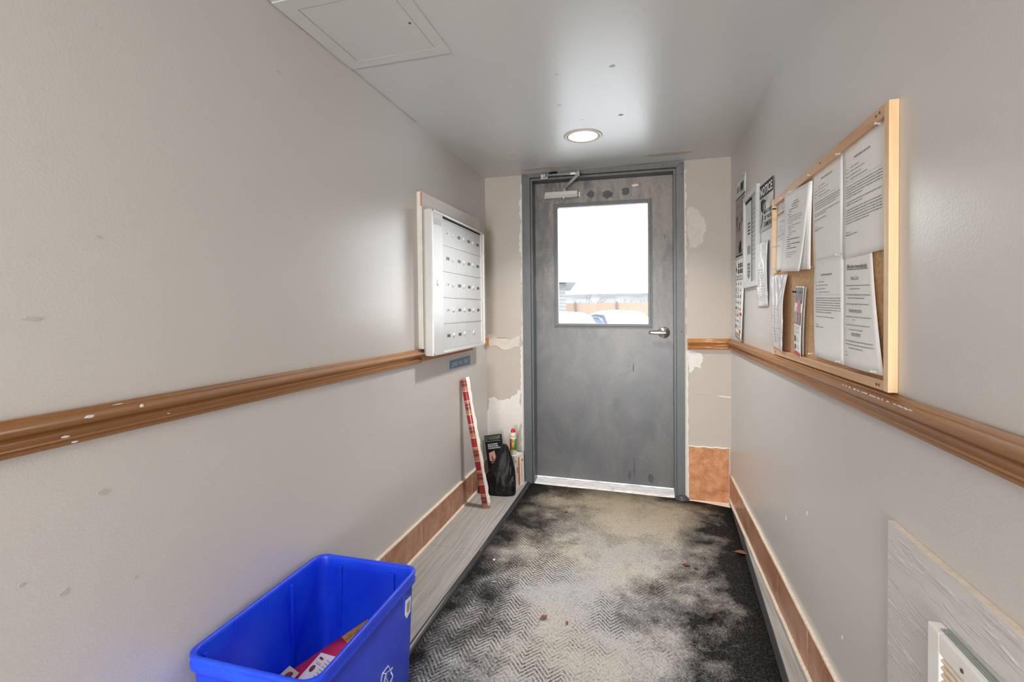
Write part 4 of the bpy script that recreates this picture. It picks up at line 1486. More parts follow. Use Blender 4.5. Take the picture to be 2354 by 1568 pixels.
obj('cover_photo', m, ['brochure_photo', 'pink', 'poster_light'], br_)
m = MB()
rect_on(m, sI.P(), .0, 1, .945, 1.0, 0, 3)
obj('red_foot', m, 'red', br_)
m = MB()
for i, (s0, s1, t) in enumerate(((.1, .8, .58), (.1, .7, .61), (.1, .8, .65), (.1, .5, .68), (.34, .7, .74), (.34, .8, .77), (.34, .6, .80), (.34, .7, .85), (.34, .8, .88))):
    words(m, sI, s0, s1, t, .012, 300 + i)
rect_on(m, sI.P(), .08, .26, .72, .81, 1, 1)
rect_on(m, sI.P(), .08, .26, .85, .92, 1, 1)
obj('small_print', m, ['ink_grey', 'ink'], br_)


# push pins
def pin_mb():
    m = MB()
    rt = Matrix.Rotation(-math.pi / 2, 4, 'Y')
    m.lathe([(.0006, -.004), (.0006, .004), (.0038, .0045), (.0038, .0058), (.0019, .007), (.0021, .0115), (.0036, .0135), (.0036, .015), (.0001, .0154)], 12, rt)
    return m


pins = [
    (1.245, 1.610, 0, 'clear push pin in the upper corner by the thick frame post'),
    (1.476, 1.617, 0, 'clear push pin between the two top memorandum sheets'),
    (1.706, 1.621, 0, 'clear push pin at the outer top corner of the middle memorandum'),
    (1.470, 1.346, 0, 'clear push pin where the four middle sheets meet'),
    (1.690, 1.066, 0, 'clear push pin at the bottom left of the lower memorandum'),
    (1.468, 1.062, 0, 'clear push pin at the bottom between the lower two sheets'),
    (1.248, 1.062, 0, 'clear push pin at the bottom corner by the thick frame post'),
    (1.722, 1.336, 0, 'clear push pin in bare cork beside the stapled notice'),
    (1.90, 1.617, 0, 'clear push pin at the top of the stapled notice, near side'),
    (2.015, 1.620, 0, 'clear push pin at the top of the stapled notice, far side'),
    (2.150, 1.563, 0, 'clear push pin on the edge of the far memorandum, upper'),
    (2.150, 1.455, 0, 'clear push pin on the edge of the far memorandum, middle'),
    (2.150, 1.365, 0, 'clear push pin on the edge of the far memorandum, lowest'),
    (2.140, 1.605, 1, 'black push pin on the small card in the far corner'),
    (1.822, 1.262, 1, 'black push pin through the brochure'),
    (1.700, 1.060, 2, 'clear push pin hidden'),
]
pin_src = {}
xoff = {3: .006, 4: .006, 5: .006, 6: .010, 1: .004, 2: .004, 0: .005, 8: .010, 9: .008, 10: .002, 11: .003, 12: .003, 13: .002, 14: .015, 7: 0}
for i, (y, z, k, lb) in enumerate(pins):
    if k == 2:
        continue
    if k not in pin_src:
        o = obj('push_pin', pin_mb(), 'clear' if k == 0 else 'black', loc=(0, 0, 0))
        pin_src[k] = o
    else:
        o = pin_src[k].copy()
        COL.objects.link(o)
    o.location = (XS - xoff[i] - .002, y, z)
    o.rotation_euler = (0, rnd.uniform(-.25, .25), rnd.uniform(-.25, .25))
    tag(o, lb, 'push pin', 'push pins on the right wall')

# ------------------------------------------------------------------ posters, intercom panel, notice sign
def poster_hole(m, sh, s0, s1, t0, t1, mi, nu=2):
    rect_on(m, sh.P(.0008), s0, s1, t0, t1, mi, nu)


sL = Sheet((3.085, 1.947), (2.785, 1.934), (3.095, 1.496), (2.80, 1.489), XR - .003, lambda s, t: .002 * math.sin(5 * t) * s)
p1 = notice('poster', 'tall grey poster in the corner, upper of two, with a pink column', sL, (), 'posters in the right corner', cat='poster', nu=6, nv=12)
m = MB()
poster_hole(m, sL, .0, .94, .245, .96, 0)
poster_hole(m, sL, .62, .93, .58, .93, 1)
obj('poster_field', m, ['poster_grey', 'poster_pink'], p1)
m = MB()
P = sL.P(.0011)
# two heavy title words (only their blocks can be made out), rules and drawings
poster_hole(m, sL, .14, .40, .09, .17, 1)
for k in range(4):
    rect_on(m, P, .50 + .08 * k, .555 + .08 * k, .075, .18, 0)
rect_on(m, P, .05, .90, .197, .202, 0, 4)
rect_on(m, P, .02, .98, .228, .245, 0, 4)
m.poly([P(u, v) for u, v in ((.70, .30), (.76, .28), (.82, .30), (.84, .40), (.68, .40))])
m.poly([P(u, v) for u, v in ((.14, .46), (.22, .46), (.20, .58), (.12, .60))])
m.poly([P(u, v) for u, v in ((.66, .44), (.72, .44), (.70, .55), (.64, .55))])
m.poly([P(u, v) for u, v in ((.40, .56), (.46, .54), (.46, .64), (.38, .66))])
m.poly([P(u, v) for u, v in ((.32, .86), (.46, .78), (.58, .80), (.60, .93), (.34, .94))])
rect_on(m, P, .03, .96, .955, .975, 0, 4)
obj('poster_print', m, ['notice_dark', 'ink_grey'], p1)
m = MB()
for i in range(18):
    words(m, sL, .66, .90, .60 + i * .018, .006, 400 + i)
obj('red_text', m, 'ink_red', p1)
m = MB()
for i in range(9):
    words(m, sL, .1, .4, .32 + (i % 3) * .02 + (i // 3) * .14, .007, 430 + i)
    words(m, sL, .44, .8, .42 + (i % 3) * .02 + (i // 3) * .13, .007, 450 + i)
obj('small_print', m, 'ink', p1)

sL2 = Sheet((3.096, 1.494), (2.803, 1.487), (3.105, 1.046), (2.86, 1.026), XR - .004, lambda s, t: .003 * math.sin(4 * t) * s + .014 * s * t * t)
p2 = notice('poster', 'tall pale poster in the corner, lower of two, with small pictures and a red tag', sL2, (), 'posters in the right corner', cat='poster', nu=6, nv=12)
m = MB()
P = sL2.P(.0008)
for rwi, (t0, wds) in enumerate(((.055, ('OLD', 'AND', 'NEW')), (.105, ('TIP', 'TOPS')))):
    pass
# heavy title: two rows of blocky capitals, illegible in the photograph
for s0, s1 in ((.34, .46), (.54, .66), (.72, .86)):
    for q_ in range(2):
        rect_on(m, P, s0 + q_ * (s1 - s0) * .55, s0 + q_ * (s1 - s0) * .55 + (s1 - s0) * .42, .055, .115, 0)
for s0, s1 in ((.30, .46), (.52, .66), (.70, .86)):
    for q_ in range(2):
        rect_on(m, P, s0 + q_ * (s1 - s0) * .55, s0 + q_ * (s1 - s0) * .55 + (s1 - s0) * .42, .128, .185, 0)
m.poly([P(u, v) for u, v in ((.14, .08), (.20, .13), (.14, .18), (.08, .13))])
rect_on(m, P, .04, .90, .205, .265, 1, 4)
P3 = sL2.P(.0012)
for k in range(3):
    rect_on(m, P3, .08 + k * .28, .28 + k * .28, .215, .252, 2)
rr_ = random.Random(12)
for i in range(8):
    for k in range(3):
        cx, cy = .14 + k * .27, .31 + i * .078
        if k == 2 and 4 < i < 8:
            continue
        kind = (i + k) % 3
        a_, b__ = rr_.uniform(.04, .08), rr_.uniform(.018, .03)
        pts = [(cx + a_ * math.cos(2 * math.pi * j / (4 + 4 * kind)), cy + b__ * math.sin(2 * math.pi * j / (4 + 4 * kind))) for j in range(4 + 4 * kind)]
        m.poly([P(u, v) for u, v in pts], (3, 0, 1)[kind] if rr_.random() < .6 else 1)
rect_on(m, P, .06, .80, .935, .945, 0, 3)
obj('poster_print', m, ['notice_dark', 'ink_grey', 'poster_light', 'leaf'], p2)
m = MB()
rect_on(m, P, .62, .90, .66, .70, 0)
rect_on(m, P, .60, .84, .87, .92, 0)
obj('red_tag', m, 'ink_red', p2)
m = MB()
for i in range(9):
    words(m, sL2, .6, .88, .715 + i * .016, .006, 500 + i)
    words(m, sL2, .06, .5, .36 + i * .06, .006, 520 + i)
obj('small_print', m, 'ink', p2)
# thumb tacks on the poster
for (y, z, lb) in ((3.085, 1.925, 'clear push pin at the poster top, corner side'), (2.80, 1.928, 'clear push pin at the poster top, near side'), (3.085, 1.487, 'clear push pin where the two posters meet')):
    o = pin_src[0].copy()
    COL.objects.link(o)
    o.location = (XR - .006, y, z)
    tag(o, lb, 'push pin', 'push pins on the right wall')

# intercom directory panel
ic = thing('intercom_panel', 'white metal intercom directory panel between the posters and the notice sign', 'intercom', (XR, 2.63, 1.317))
ky0, ky1, kz0, kz1 = 2.470, 2.800, 1.316, 1.790
XK = XR - .018
m = MB()
ring_ = ((ky0, ky0 + .028, kz0, kz1), (ky1 - .028, ky1, kz0, kz1), (ky0 + .028, ky1 - .028, kz0, kz0 + .026), (ky0 + .028, ky1 - .028, kz1 - .028, kz1))
for a, c, e, f in ring_:
    m.box(XK, XR - .0004, a, c, e, f, .0015)
obj('panel_frame', m, 'white_enamel', ic)
obj('face_plate', MB().box(XR - .007, XR - .0006, 2.640, ky1 - .0275, kz0 + .025, kz1 - .027), 'white_enamel', ic)
obj('directory_sheet', MB().box(XR - .005, XR - .0006, ky0 + .0275, 2.6315, kz0 + .025, kz1 - .027), 'dir_paper', ic)
obj('divider_gap', MB().box(XR - .006, XR - .0006, 2.632, 2.6395, kz0 + .025, kz1 - .027), 'black', ic)
fk = lambda u, v: (XR - .0075, u, v)
m = MB()
for i in range(4):
    rect_on(m, fk, 2.72, 2.665, 1.645 - i * .017, 1.637 - i * .017, 0)
for i in range(7):
    rect_on(m, fk, 2.735 - i * .012, 2.728 - i * .012, 1.53, 1.485, 1)
for i in range(12):
    rect_on(m, lambda u, v: (XR - .0055, u, v), 2.62, 2.53, 1.70 - i * .022, 1.692 - i * .022, 1)
obj('printed_names', m, ['ink', 'ink_grey'], ic)
for i in range(4):
    for k in range(2):
        obj('call_button', MB().box(XR - .011, XR - .007, 2.668 + k * .030, 2.690 + k * .030, 1.428 - i * .018, 1.440 - i * .018, .001), 'label_plate', ic)
obj('speaker_grille', MB().lathe([(.0001, .002), (.013, .002), (.015, 0)], 16, Matrix.Translation((XR - .007, 2.70, 1.375)) @ Matrix.Rotation(-math.pi / 2, 4, 'Y')), 'label_plate', ic)
obj('painted_frame_shade', MB().box(XR - .009, XR - .0008, 2.640, ky1 - .0275, kz1 - .040, kz1 - .0275), 'black', ic)  # black strip painted in as the shade under the top frame bar

# NOTICE sign
sN = Sheet((2.462, 1.769), (2.218, 1.759), (2.465, 1.559), (2.222, 1.552), XR - .004)
ns_ = notice('notice_sign', 'grey NOTICE sign about video cameras, half hidden by the bulletin board', sN, (), None, 'notice_body', 'sign', 2, 2)
m = MB()
rect_on(m, sN.P(), .0, 1, .0, .285, 0, 2)
obj('dark_band', m, 'notice_dark', ns_)
m = MB()
tlet(m, sN, 'NOTICE', .02, .93, .235, .175, 0, .03)
obj('heading', m, 'paper', ns_)
P = sN.P(.0009)
for body, u0, u1, v, h_ in (('MONITORED', .33, .95, .665, .085), ('BY VIDEO', .38, .93, .785, .085), ('CAMERAS', .33, .95, .93, .105)):
    m = MB()
    tlet(m, sN, body, u0, u1, v, h_, 0, .02)
    obj('lettering', m, 'notice_dark', ns_)
m = MB()
# the camera symbol: housing, lens, bracket
m.poly([P(u, v) for u, v in ((.10, .34), (.26, .315), (.52, .40), (.28, .45), (.30, .58), (.22, .62), (.10, .53))], 0)
m.poly([P(u, v) for u, v in ((.10, .34), (.17, .33), (.17, .59), (.10, .53))], 1)
m.tube([P(.40, .58), P(.38, .54), P(.39, .49), P(.43, .47), P(.47, .50), P(.46, .56), P(.43, .59)], .003, 6, 1)
m.poly([P(u, v) for u, v in ((.20, .64), (.26, .66), (.24, .76), (.12, .92), (.10, .91), (.18, .74))], 0)
obj('camera_symbol', m, ['notice_dark', 'ink_grey'], ns_)

# ------------------------------------------------------------------ plywood panel and vent on the right wall
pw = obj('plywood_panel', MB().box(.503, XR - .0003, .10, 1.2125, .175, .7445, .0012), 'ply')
obj('top_edge', MB().box(.5034, XR - .0004, .10, 1.2121, .7443, .7453), 'grout', pw)
tag(pw, 'white painted rough plywood panel behind the vent grille', 'panel')
ve = thing('vent_grille', 'white louvred vent grille mounted on the plywood panel', 'vent', (.503, .72, .25))
vx, vy0, vy1, vz0, vz1 = .4812, .42, 1.0135, .26, .6475
m = MB()
fwid = .036
for a, c, e, f in ((vy0, vy0 + fwid, vz0, vz1), (vy1 - fwid, vy1, vz0, vz1), (vy0 + fwid, vy1 - fwid, vz0, vz0 + fwid), (vy0 + fwid, vy1 - fwid, vz1 - fwid, vz1)):
    m.box(vx, .5028, a, c, e, f, .003)
fo_ = obj('grille_frame', m, 'vent_white', ve)
zz = vz0 + fwid + .004
while zz < vz1 - fwid - .006:
    s = MB()
    s.hexa([(vx + .002, vy0 + fwid, zz), (vx + .002, vy1 - fwid, zz), (vx + .014, vy1 - fwid, zz + .010), (vx + .014, vy0 + fwid, zz + .010),
            (vx + .002, vy0 + fwid, zz + .0018), (vx + .002, vy1 - fwid, zz + .0018), (vx + .014, vy1 - fwid, zz + .0118), (vx + .014, vy0 + fwid, zz + .0118)])
    obj('louvre', s, 'vent_rust', ve)
    zz += .0125
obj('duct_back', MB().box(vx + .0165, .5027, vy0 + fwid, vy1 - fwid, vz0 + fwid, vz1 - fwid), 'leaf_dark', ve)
obj('latch_screw', MB().lathe([(.0001, .0015), (.003, .0015), (.004, 0)], 10, Matrix.Translation((vx, .915, vz1 - .020)) @ Matrix.Rotation(-math.pi / 2, 4, 'Y')), 'screw', ve)
for k in range(3):
    obj('top_slot', MB().box(vx + .0085 + k * .0045, vx + .0115 + k * .0045, vy0 + .02, vy1 - .022, vz1 - .0004, vz1 + .0010), 'vent_slot', ve)

# ------------------------------------------------------------------ blue recycling bin
bn = thing('recycling_bin', 'open blue plastic recycling bin with flyers inside, against the wall', 'bin', (-.89, 1.145, .012))


def rrect(x0, x1, y0, y1, rad, z, n=7, wob=0.0):
    pts = []
    for cx, cy, a0 in ((x1 - rad, y1 - rad, 0), (x0 + rad, y1 - rad, 90), (x0 + rad, y0 + rad, 180), (x1 - rad, y0 + rad, 270)):
        for k in range(n):
            a = math.radians(a0 + 90 * k / (n - 1))
            pts.append((cx + rad * math.cos(a), cy + rad * math.sin(a)))
    # subdivide straight runs for a slightly bowed rim
    out = []
    for i, p in enumerate(pts):
        qn = pts[(i + 1) % len(pts)]
        out.append((*p, z))
        if math.hypot(qn[0] - p[0], qn[1] - p[1]) > .05:
            for s in range(1, 8):
                t_ = s / 8
                out.append((p[0] + (qn[0] - p[0]) * t_, p[1] + (qn[1] - p[1]) * t_, z))
    return out


BX0, BX1, BY0, BY1, BZ = -1.083, -.706, .884, 1.402, .385


def ringz(inset, z, rad=.040):
    tap = (BZ - z) * .04
    i = inset + max(0, tap)
    return rrect(BX0 + i, BX1 - i, BY0 + i, BY1 - i, max(.012, rad - i * .4), z)


rg = [ringz(.05, .0128), ringz(.012, .0128), ringz(.009, .018), ringz(.0085, .30), ringz(.0085, .343), ringz(.004, .347), ringz(.001, .352), ringz(.0005, .362), ringz(.004, .366), ringz(.0035, .374), ringz(.001, .379), ringz(.002, .3845), ringz(.008, .3865), ringz(.013, .384), ringz(.0145, .376),
      ringz(.0155, .30), ringz(.0165, .022), ringz(.022, .0165), ringz(.05, .016)]
m = MB().loft(rg, 0, True, True, True)
body = obj('bin_body', m, 'bin', bn)
# vertical ribs and notches
RIB = []
for y in (1.03, 1.14):
    RIB.append(MB().box(BX0 + .0145, BX0 + .0175, y - .002, y + .002, .33, .380, .0008))
for y in (.93, 1.235):
    RIB.append(MB().box(BX0 + .020, BX0 + .0285, y - .004, y + .004, .03, .365, .002))
for x in (-.995, -.80):
    RIB.append(MB().box(x - .012, x + .012, BY1 - .0255, BY1 - .0185, .03, .36, .002))
RIB.append(MB().box(BX1 - .014, BX1 - .010, 1.306, 1.312, .30, .346, .001))
for m in RIB:
    obj('moulded_rib', m, 'bin', body)
# sticker
xs_ = lambda z: BX1 - .0083 - (BZ - z) * .04
m = MB()
m.slab([(xs_(z), y, z) for y, z in ((1.322, .318), (1.356, .314), (1.352, .266), (1.330, .258), (1.320, .274))], (.0014, 0, 0))
st = obj('sticker', m, 'paper', bn)
m = MB()
m.slab([(xs_(z) + .0015, y, z) for y, z in ((1.328, .305), (1.348, .306), (1.346, .280), (1.336, .272), (1.328, .280))], (.0004, 0, 0))
obj('sticker_print', m, 'ink_grey', bn)
# recycling symbol: three folded arrows
m = MB()
cy_, cz_ = 1.205, .145
for k in range(3):
    a0 = math.radians(90 + 120 * k)

    def RP(px, pz, a0=a0):
        cc, ss = math.cos(a0 - math.pi / 2), math.sin(a0 - math.pi / 2)
        y = cy_ - (px * cc - pz * ss)
        z = cz_ + (px * ss + pz * cc)
        return (xs_(z) + .0012, y, z)
    out = [(-.044, -.008), (-.016, .042), (.014, .042), (.026, .022), (.036, .028), (.028, -.006), (-.006, .002), (.006, .010), (-.001, .022), (-.022, -.018)]
    m.tube([RP(*p) for p in out] + [RP(*out[0])], .0018, 5)
obj('recycling_symbol', m, 'bin_mark', bn)

# flyers in the bin
def bent(name, label, pts_top, mats, grp, drop=True):
    pass


P1, P2 = Vector((-.8743, 1.3602, .200)), Vector((-.9954, 1.143, .160))
nn = Vector((-.0042, -.0064, .0475)).normalized()
e1 = (P2 - P1)
e2 = Vector((.130, -.075, 0))
e2 = e2 - nn * e2.dot(nn)


def FP(a, b, off=0.0):
    """a along the far edge of the pile, b across it towards the right side of the bin"""
    return P1 + e1 * a + e2 * b + nn * (off + .013)


m = MB()
rows_ = []
for i in range(9):
    a = i / 8
    row = [FP(a, b) for b in (0, .4, .75)]
    p = FP(a, .9)
    row += [p + Vector((0, 0, -.012)), Vector((min(p.x + .005, -.76), p.y - .01, .10)), Vector((min(p.x + .0, -.78), p.y - .012, .0185))]
    rows_.append(row)
for i in range(8):
    for k in range(5):
        m.add([rows_[i][k], rows_[i][k + 1], rows_[i + 1][k + 1], rows_[i + 1][k]], [(0, 1, 2, 3)], 0, True)
f1 = obj('flyer', m, 'flyer_red')
sd = f1.modifiers.new('thickness', 'SOLIDIFY')
sd.thickness = .0006
tag(f1, 'long red flyer with a gold printed end, in the blue bin', 'flyer', 'flyers in the blue bin')
m = MB()
rect_on(m, lambda u, v: FP(u, v, .0008), .0, .36, .02, .70, 0, 4)
obj('gold_print', m, 'flyer_gold', f1)
m = MB()
rr_ = random.Random(4)
for i in range(16):
    u = .02 + i * .021
    rect_on(m, lambda a, b_: FP(a, b_, .0012), u, u + .013, .34 + rr_.uniform(-.03, .03), .34 + rr_.uniform(.05, .16), 0)
    rect_on(m, lambda a, b_: FP(a, b_, .0012), u, u + .010, .14 + rr_.uniform(-.02, .02), .14 + rr_.uniform(.04, .10), 1)
obj('block_print', m, ['ink', 'leaf'], f1)


def flat_flyer(pts, off, mat, label):
    o = obj('flyer', MB().slab([FP(a, b, off) for a, b in pts], nn * .0006), mat)
    return tag(o, label, 'flyer', 'flyers in the blue bin')


def solve(x, y):
    d = Vector((x, y)) - Vector((P1.x, P1.y))
    det = e1.x * e2.y - e1.y * e2.x
    return ((d.x * e2.y - d.y * e2.x) / det, (e1.x * d.y - e1.y * d.x) / det)


W = [solve(*p) for p in ((-.939, 1.215), (-.880, 1.206), (-.78, 1.150), (-.845, 1.06), (-.949, 1.100))]
f2 = flat_flyer(W, .003, 'flyer_white', 'white coupon flyer with small pictures, in the blue bin')
W0, W1, W4 = Vector(W[0]), Vector(W[1]), Vector(W[4])
def FW(u, v):
    c = W0 + (Vector(W[2]) - W0) * u + (W4 - W0) * v
    return FP(c.x, c.y, .0042)
m = MB()
m.poly([FW(.10 + .05 * math.cos(2 * math.pi * k / 12), .42 + .10 * math.sin(2 * math.pi * k / 12)) for k in range(12)], 0)
rect_on(m, FW, .06, .16, .08, .14, 0)
obj('food_picture', m, 'photo_dark', f2)
m = MB()
lettering(m, lambda u, v: FW(u, v), '$5.00', .08, .20, .28, -.07, 0, .01)
obj('price', m, 'pink', f2)
m = MB()
for i in range(9):
    rect_on(m, FW, .24, .24 + .2 * (.5 + .5 * ((i * 7) % 5) / 5), .06 + i * .09, .085 + i * .09, 0)
rect_on(m, FW, .03, .035, .02, .9, 0)
obj('small_print', m, 'ink_grey', f2)
Cd = [solve(*p) for p in ((-1.007, 1.162), (-.958, 1.143), (-.962, 1.10), (-1.015, 1.12))]
f3 = flat_flyer(Cd, .002, 'flyer_tan', 'small tan card beside the coupon flyer, in the blue bin')
m = MB()
c0 = Vector(Cd[0]).lerp(Vector(Cd[2]), .5)
m.poly([FP(c0.x + .05 * math.cos(2 * math.pi * k / 10), c0.y + .08 * math.sin(2 * math.pi * k / 10), .0034) for k in range(10)])
obj('dark_picture', m, 'photo_dark', f3)

# ------------------------------------------------------------------ fallen leaves and crumbs on the carpet
def leaf(x, y, l, w, rot, curl, mat, label, seed, cat='leaf'):
    r = random.Random(seed)
    m = MB()
    c, s = math.cos(rot), math.sin(rot)
    prof = [(-.5, .05), (-.38, .55), (-.2, .9), (0, 1.0), (.2, .8), (.36, .45), (.5, .04)]
    base = mz(x) + .0018
    top = []
    for t_, wd in prof:
        row = []
        for k in (-1, -.5, 0, .5, 1):
            u, v = t_ * l, k * wd * w / 2 * r.uniform(.85, 1.15)
            z = base + curl * (abs(k) ** 1.5) * wd * .6 + curl * .5 * (t_ + .5) ** 2 + .0015 * r.random()
            row.append((x + u * c - v * s, y + u * s + v * c, z))
        top.append(row)
    for i in range(len(top) - 1):
        for k in range(4):
            m.add([top[i][k], top[i][k + 1], top[i + 1][k + 1], top[i + 1][k]], [(0, 1, 2, 3)], 0, True)
    # stalk
    p, q = top[0][2], (x - .72 * l * c, y - .72 * l * s, base + .001)
    o = obj('dry_leaf', m, mat)
    tag(o, label, cat, 'dry leaves on the carpet')
    sl = o.modifiers.new('thickness', 'SOLIDIFY')
    sl.thickness = .0006
    obj('stalk', MB().tube([p, q], [.0012, .0007], 5), mat, o)
    return o


leaf(.452, 2.60, .062, .034, -.5, .016, 'leaf', 'large curled brown leaf touching the plank sliver', 1)
leaf(.18, 2.409, .040, .026, -.4, .008, 'leaf', 'flat brown oval leaf on the pale part of the carpet', 2)
leaf(.222, 2.385, .022, .010, -.9, .006, 'leaf_dark', 'tiny dark leaf scrap beside the oval leaf', 3)
leaf(.236, 2.020, .040, .030, .9, .014, 'leaf_dark', 'curled dark leaf, nearest of those beside the plank sliver', 4)
leaf(.262, 2.055, .024, .012, .3, .010, 'leaf', 'small reddish leaf scrap touching the curled dark leaf', 5)
leaf(-.393, 1.837, .034, .020, .8, .007, 'leaf', 'reddish leaf lying on the chevron pattern nearest the blue bin', 6)
leaf(-.300, 1.83, .018, .010, 1.4, .005, 'leaf', 'tiny reddish scrap beside the reddish leaf nearest the blue bin', 7)
leaf(-.465, 2.849, .026, .014, .1, .005, 'leaf', 'small red leaf scrap in front of the door', 8)
leaf(-.655, 2.02, .022, .012, .2, .004, 'flyer_tan', 'pale leaf scrap near the plank strip', 9)
pe = obj('pebble', MB().lathe([(.0001, 0), (.005, .0), (.0065, .003), (.005, .006), (.0001, .007)], 8, Matrix.Translation((-.714, 2.2, mz(-.71) + .001))), 'chip')
tag(pe, 'small pale pebble on the carpet beside the plank strip', 'pebble')

# ------------------------------------------------------------------ outside: snowy yard seen through the door window
gz = -.32
struct('ground', MB().box(-60, 60, YE + .58, 120, gz - .3, gz), 'snow', 'snow covered parking yard outside the door', 'ground')
tag(obj('doorstep', MB().box(-1.2, .6, YE + .31, YE + .58, gz - .3, -.065, .01), 'sill'), 'low concrete step outside the grey door', 'step')


def shell_front():
    m = MB()
    m.box(-30, XL - .125, YE + .14, YE + .3, gz, 3.2)
    m.box(XR + .125, 30, YE + .14, YE + .3, gz, 3.2)
    m.box(XL - .125, XR + .125, YE + .14, YE + .3, H + .13, 3.2)
    return m


struct('wall_outside', shell_front(), 'siding', 'outer face of the building around the door', 'wall')
# fence of upright boards
fe = thing('board_fence', 'long pale cedar board fence behind the parked cars', 'fence', (-2, 28, gz))
src = None
FT = 1.66
for i in range(78):
    x = -7.2 + i * .148
    if src is None:
        src = obj('board', MB().box(x, x + .138, 28, 28.025, gz, FT), 'fence', fe)
        src0 = x
    else:
        c = src.copy()
        COL.objects.link(c)
        c.parent = fe
        c.location = (x - src0, 0, rnd.uniform(-.015, .015))
for z in (FT - .25, .3):
    obj('rail', MB().box(-7.2, 4.3, 28.026, 28.07, z, z + .09), 'fence', fe)
for x in (-3.98, -1.62, 1.0):
    obj('post', MB().box(x, x + .10, 27.93, 28.0, gz, FT + .06), 'bark', fe)

# neighbouring house, left
hs = thing('neighbour_house', 'pale sided house with a dark window under its eave, beside the yard', 'house', (-2.89, 18, gz))
hs.rotation_euler = (0, 0, math.radians(10.5))
hb = MB().box(-9, -2.89, 18, 26, gz, 2.36)
hw = obj('house_wall', hb, 'siding', hs)
for i in range(20):
    z = gz + .13 * (i + 1)
    obj('siding_board', MB().box(-9, -2.885, 17.985, 18.0, z - .12, z - .01), 'siding', hs)
rm = MB().hexa([(-9.3, 17.6, 2.30), (-2.46, 17.6, 2.30), (-2.46, 26.3, 2.30), (-9.3, 26.3, 2.30), (-9.3, 19.5, 3.5), (-4.3, 19.5, 3.5), (-4.3, 24.4, 3.5), (-9.3, 24.4, 3.5)])
obj('roof', rm, 'shingle', hs)
obj('gutter', MB().box(-9.3, -2.44, 17.55, 17.62, 2.26, 2.33), 'siding', hs)
wn = obj('window', MB().box(-3.85, -2.93, 17.95, 17.99, 2.02, 2.26), 'siding', hs)
obj('pane', MB().box(-3.80, -2.93, 17.935, 17.95, 2.05, 2.25), 'house_window', wn)

# long low building far behind the fence
fb_ = thing('row_building', 'long low pale building far behind the fence', 'building', (-3, 46, gz))
obj('building_wall', MB().box(-11, 9, 45, 55, gz, 2.72), 'siding', fb_)
obj('roof', MB().hexa([(-11.3, 44.6, 2.72), (9.3, 44.6, 2.72), (9.3, 55.4, 2.72), (-11.3, 55.4, 2.72), (-11.3, 48, 3.0), (9.3, 48, 3.0), (9.3, 52, 3.0), (-11.3, 52, 3.0)]), 'snow', fb_)
obj('gutter', MB().box(-11.3, 9.3, 44.5, 44.6, 2.66, 2.76), 'roofline', fb_)
for i in range(6):
    x = -9 + i * 2.6
    wq = obj('window', MB().box(x, x + 1.1, 44.93, 45, 1.6, 2.4), 'siding', fb_)
    obj('pane', MB().box(x + .08, x + 1.02, 44.91, 44.93, 1.66, 2.34), 'shingle', wq)
obj('shed_door', MB().box(.2, 1.1, 44.93, 45, gz, 2.5), 'siding', fb_)


def tree(x, y, hgt, seed, label, spread=1.0):
    r = random.Random(seed)
    t = thing('bare_tree', label, 'tree', (x, y, gz), 'bare trees behind the fence')
    obj('trunk', MB().tube([(x, y, gz), (x + .03, y, gz + hgt * .45), (x + r.uniform(-.1, .1), y, gz + hgt * .62)], [.075, .055, .035], 7), 'bark', t)
    m = MB()

    def grow(p, d, l, rad, n_):
        q = p + d * l
        m.tube([p, p.lerp(q, .5) + Vector((r.uniform(-.04, .04), 0, r.uniform(-.03, .03))), q], [rad, rad * .8, rad * .55], 4)
        if n_ > 0:
            for _ in range(3):
                e = (d + Vector((r.uniform(-.8, .8) * spread, r.uniform(-.5, .5), r.uniform(-.15, .5)))).normalized()
                grow(q, e, l * r.uniform(.55, .8), rad * .55, n_ - 1)
    for k in range(5):
        p = Vector((x, y, gz + hgt * (.35 + .06 * k)))
        d = Vector((r.uniform(-1, 1) * spread, r.uniform(-.5, .5), r.uniform(.6, 1.2))).normalized()
        grow(p, d, hgt * .16, .028, 3)
    o = obj('branches', m, 'bark', t)
    return t


tree(-3.25, 31, 3.1, 1, 'tallest bare tree behind the fence')
tree(-4.6, 33, 2.3, 2, 'thin bare tree behind the fence, nearest the pale house')
tree(-1.9, 32, 2.2, 3, 'small wide bare tree behind the middle of the fence', 1.6)
tree(-.85, 33, 2.7, 4, 'bare bushy tree behind the fence, second from the pane edge', 1.5)
tree(.15, 34, 2.4, 5, 'bare bushy tree behind the fence, nearest the door lever', 1.3)


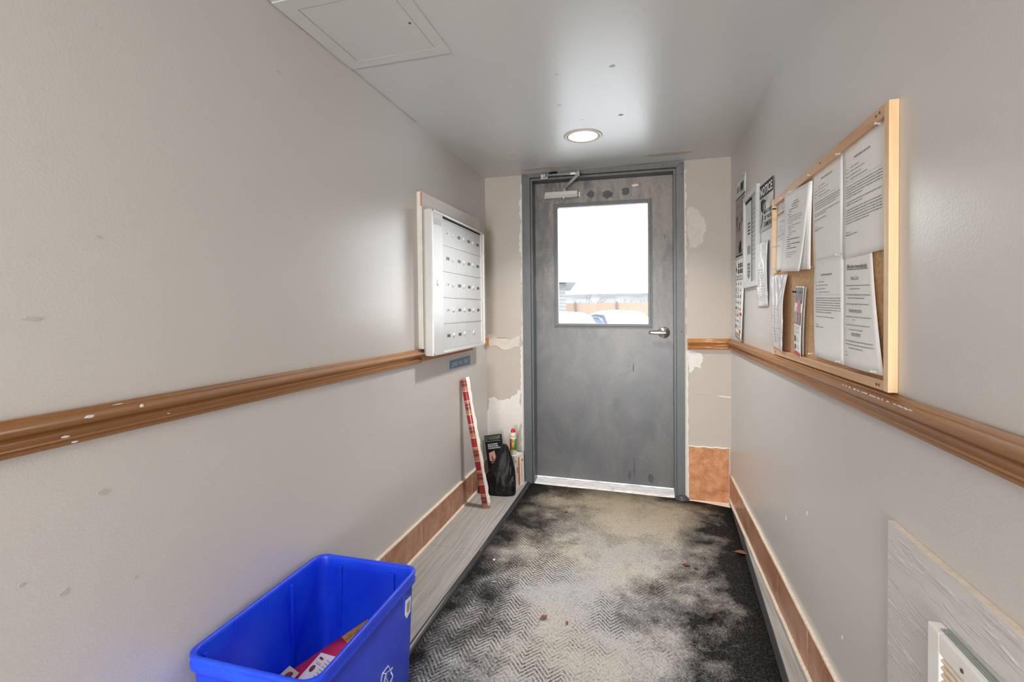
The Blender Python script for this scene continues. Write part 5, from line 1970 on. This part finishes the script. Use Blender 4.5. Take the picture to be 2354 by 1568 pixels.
# snow-covered cars
def car(x, y, rz, label, windows=True, sc=1.0):
    t = thing('parked_car', label, 'car', (x, y, gz), 'snow covered cars in the yard')
    MX = Matrix.Translation((x, y, gz)) @ Matrix.Rotation(rz, 4, 'Z') @ Matrix.Scale(sc, 4)
    side = [(-2.2, .35), (-2.2, .75), (-2.05, .92), (-1.75, .98), (-1.15, 1.42), (-.4, 1.50), (.35, 1.46), (1.15, 1.0), (1.9, .90), (2.15, .72), (2.2, .35)]
    rings = []
    for wy, sh in ((-.86, 1), (-.72, 1.0), (0, 1.02), (.72, 1.0), (.86, 1)):
        rings.append([MX @ Vector((px, wy * (.84 if pz > 1.05 else 1), pz * (sh if pz > .4 else 1))) for px, pz in side])
    m = MB().loft(rings, 0, True, True, True)
    obj('car_body', m, 'car', t)
    snow = []
    top = [(-2.22, .80), (-2.1, .99), (-1.75, 1.06), (-1.2, 1.50), (-.4, 1.60), (.38, 1.56), (1.18, 1.10), (1.92, 1.0), (2.2, .80)]
    rings = []
    for wy, dz in ((-.84, -.06), (-.7, .0), (0, .035), (.7, .0), (.84, -.06)):
        rings.append([MX @ Vector((px, wy * (.80 if pz > 1.15 else 1), pz + dz)) for px, pz in top])
    lowr = [[p - Vector((0, 0, .05)) for p in rg_] for rg_ in rings]
    m = MB()
    nn_ = len(top)
    for A_ in (rings, lowr):
        for i in range(4):
            for k in range(nn_ - 1):
                m.add([A_[i][k], A_[i][k + 1], A_[i + 1][k + 1], A_[i + 1][k]], [(0, 1, 2, 3)], 0, True)
    for i in (0, 4):
        for k in range(nn_ - 1):
            m.add([rings[i][k], rings[i][k + 1], lowr[i][k + 1], lowr[i][k]], [(0, 1, 2, 3)])
    obj('snow_cover', m, 'snow', t)
    if windows:
        for sgn in (-1, 1):
            m = MB()
            pts = [(-1.25, 1.02), (-1.05, 1.30), (-.45, 1.40), (.25, 1.37), (.95, 1.03)]
            m.slab([MX @ Vector((px, sgn * (.755 - (pz - 1.0) * .06), pz)) for px, pz in pts], MX.to_3x3() @ Vector((0, sgn * .09, 0)))
            obj('side_window', m, 'car_glass', t)
            m = MB()
            m.tube([MX @ Vector((px, sgn * .85, pz)) for px, pz in pts], .022, 6)
            obj('window_trim', m, 'car', t)
            obj('mirror', MB().lathe([(.0001, -.06), (.07, -.03), (.075, .03), (.0001, .07)], 10, MX @ Matrix.Translation((.72, sgn * .93, 1.02))), 'car', t)
    for px in (-1.4, 1.4):
        for sgn in (-1, 1):
            obj('wheel', MB().lathe([(.0001, -.1), (.30, -.1), (.33, -.06), (.33, .06), (.30, .1), (.0001, .1)], 16, MX @ Matrix.Translation((px, sgn * .80, .33)) @ Matrix.Rotation(math.pi / 2, 4, 'X')), 'tyre', t)
    return t


car(-.78, 15.6, math.radians(-62), 'silver blue car with clear side windows under snow', True, .95)
car(-1.98, 12.0, math.radians(-75), 'car buried in snow close to the pale house', False, .93)
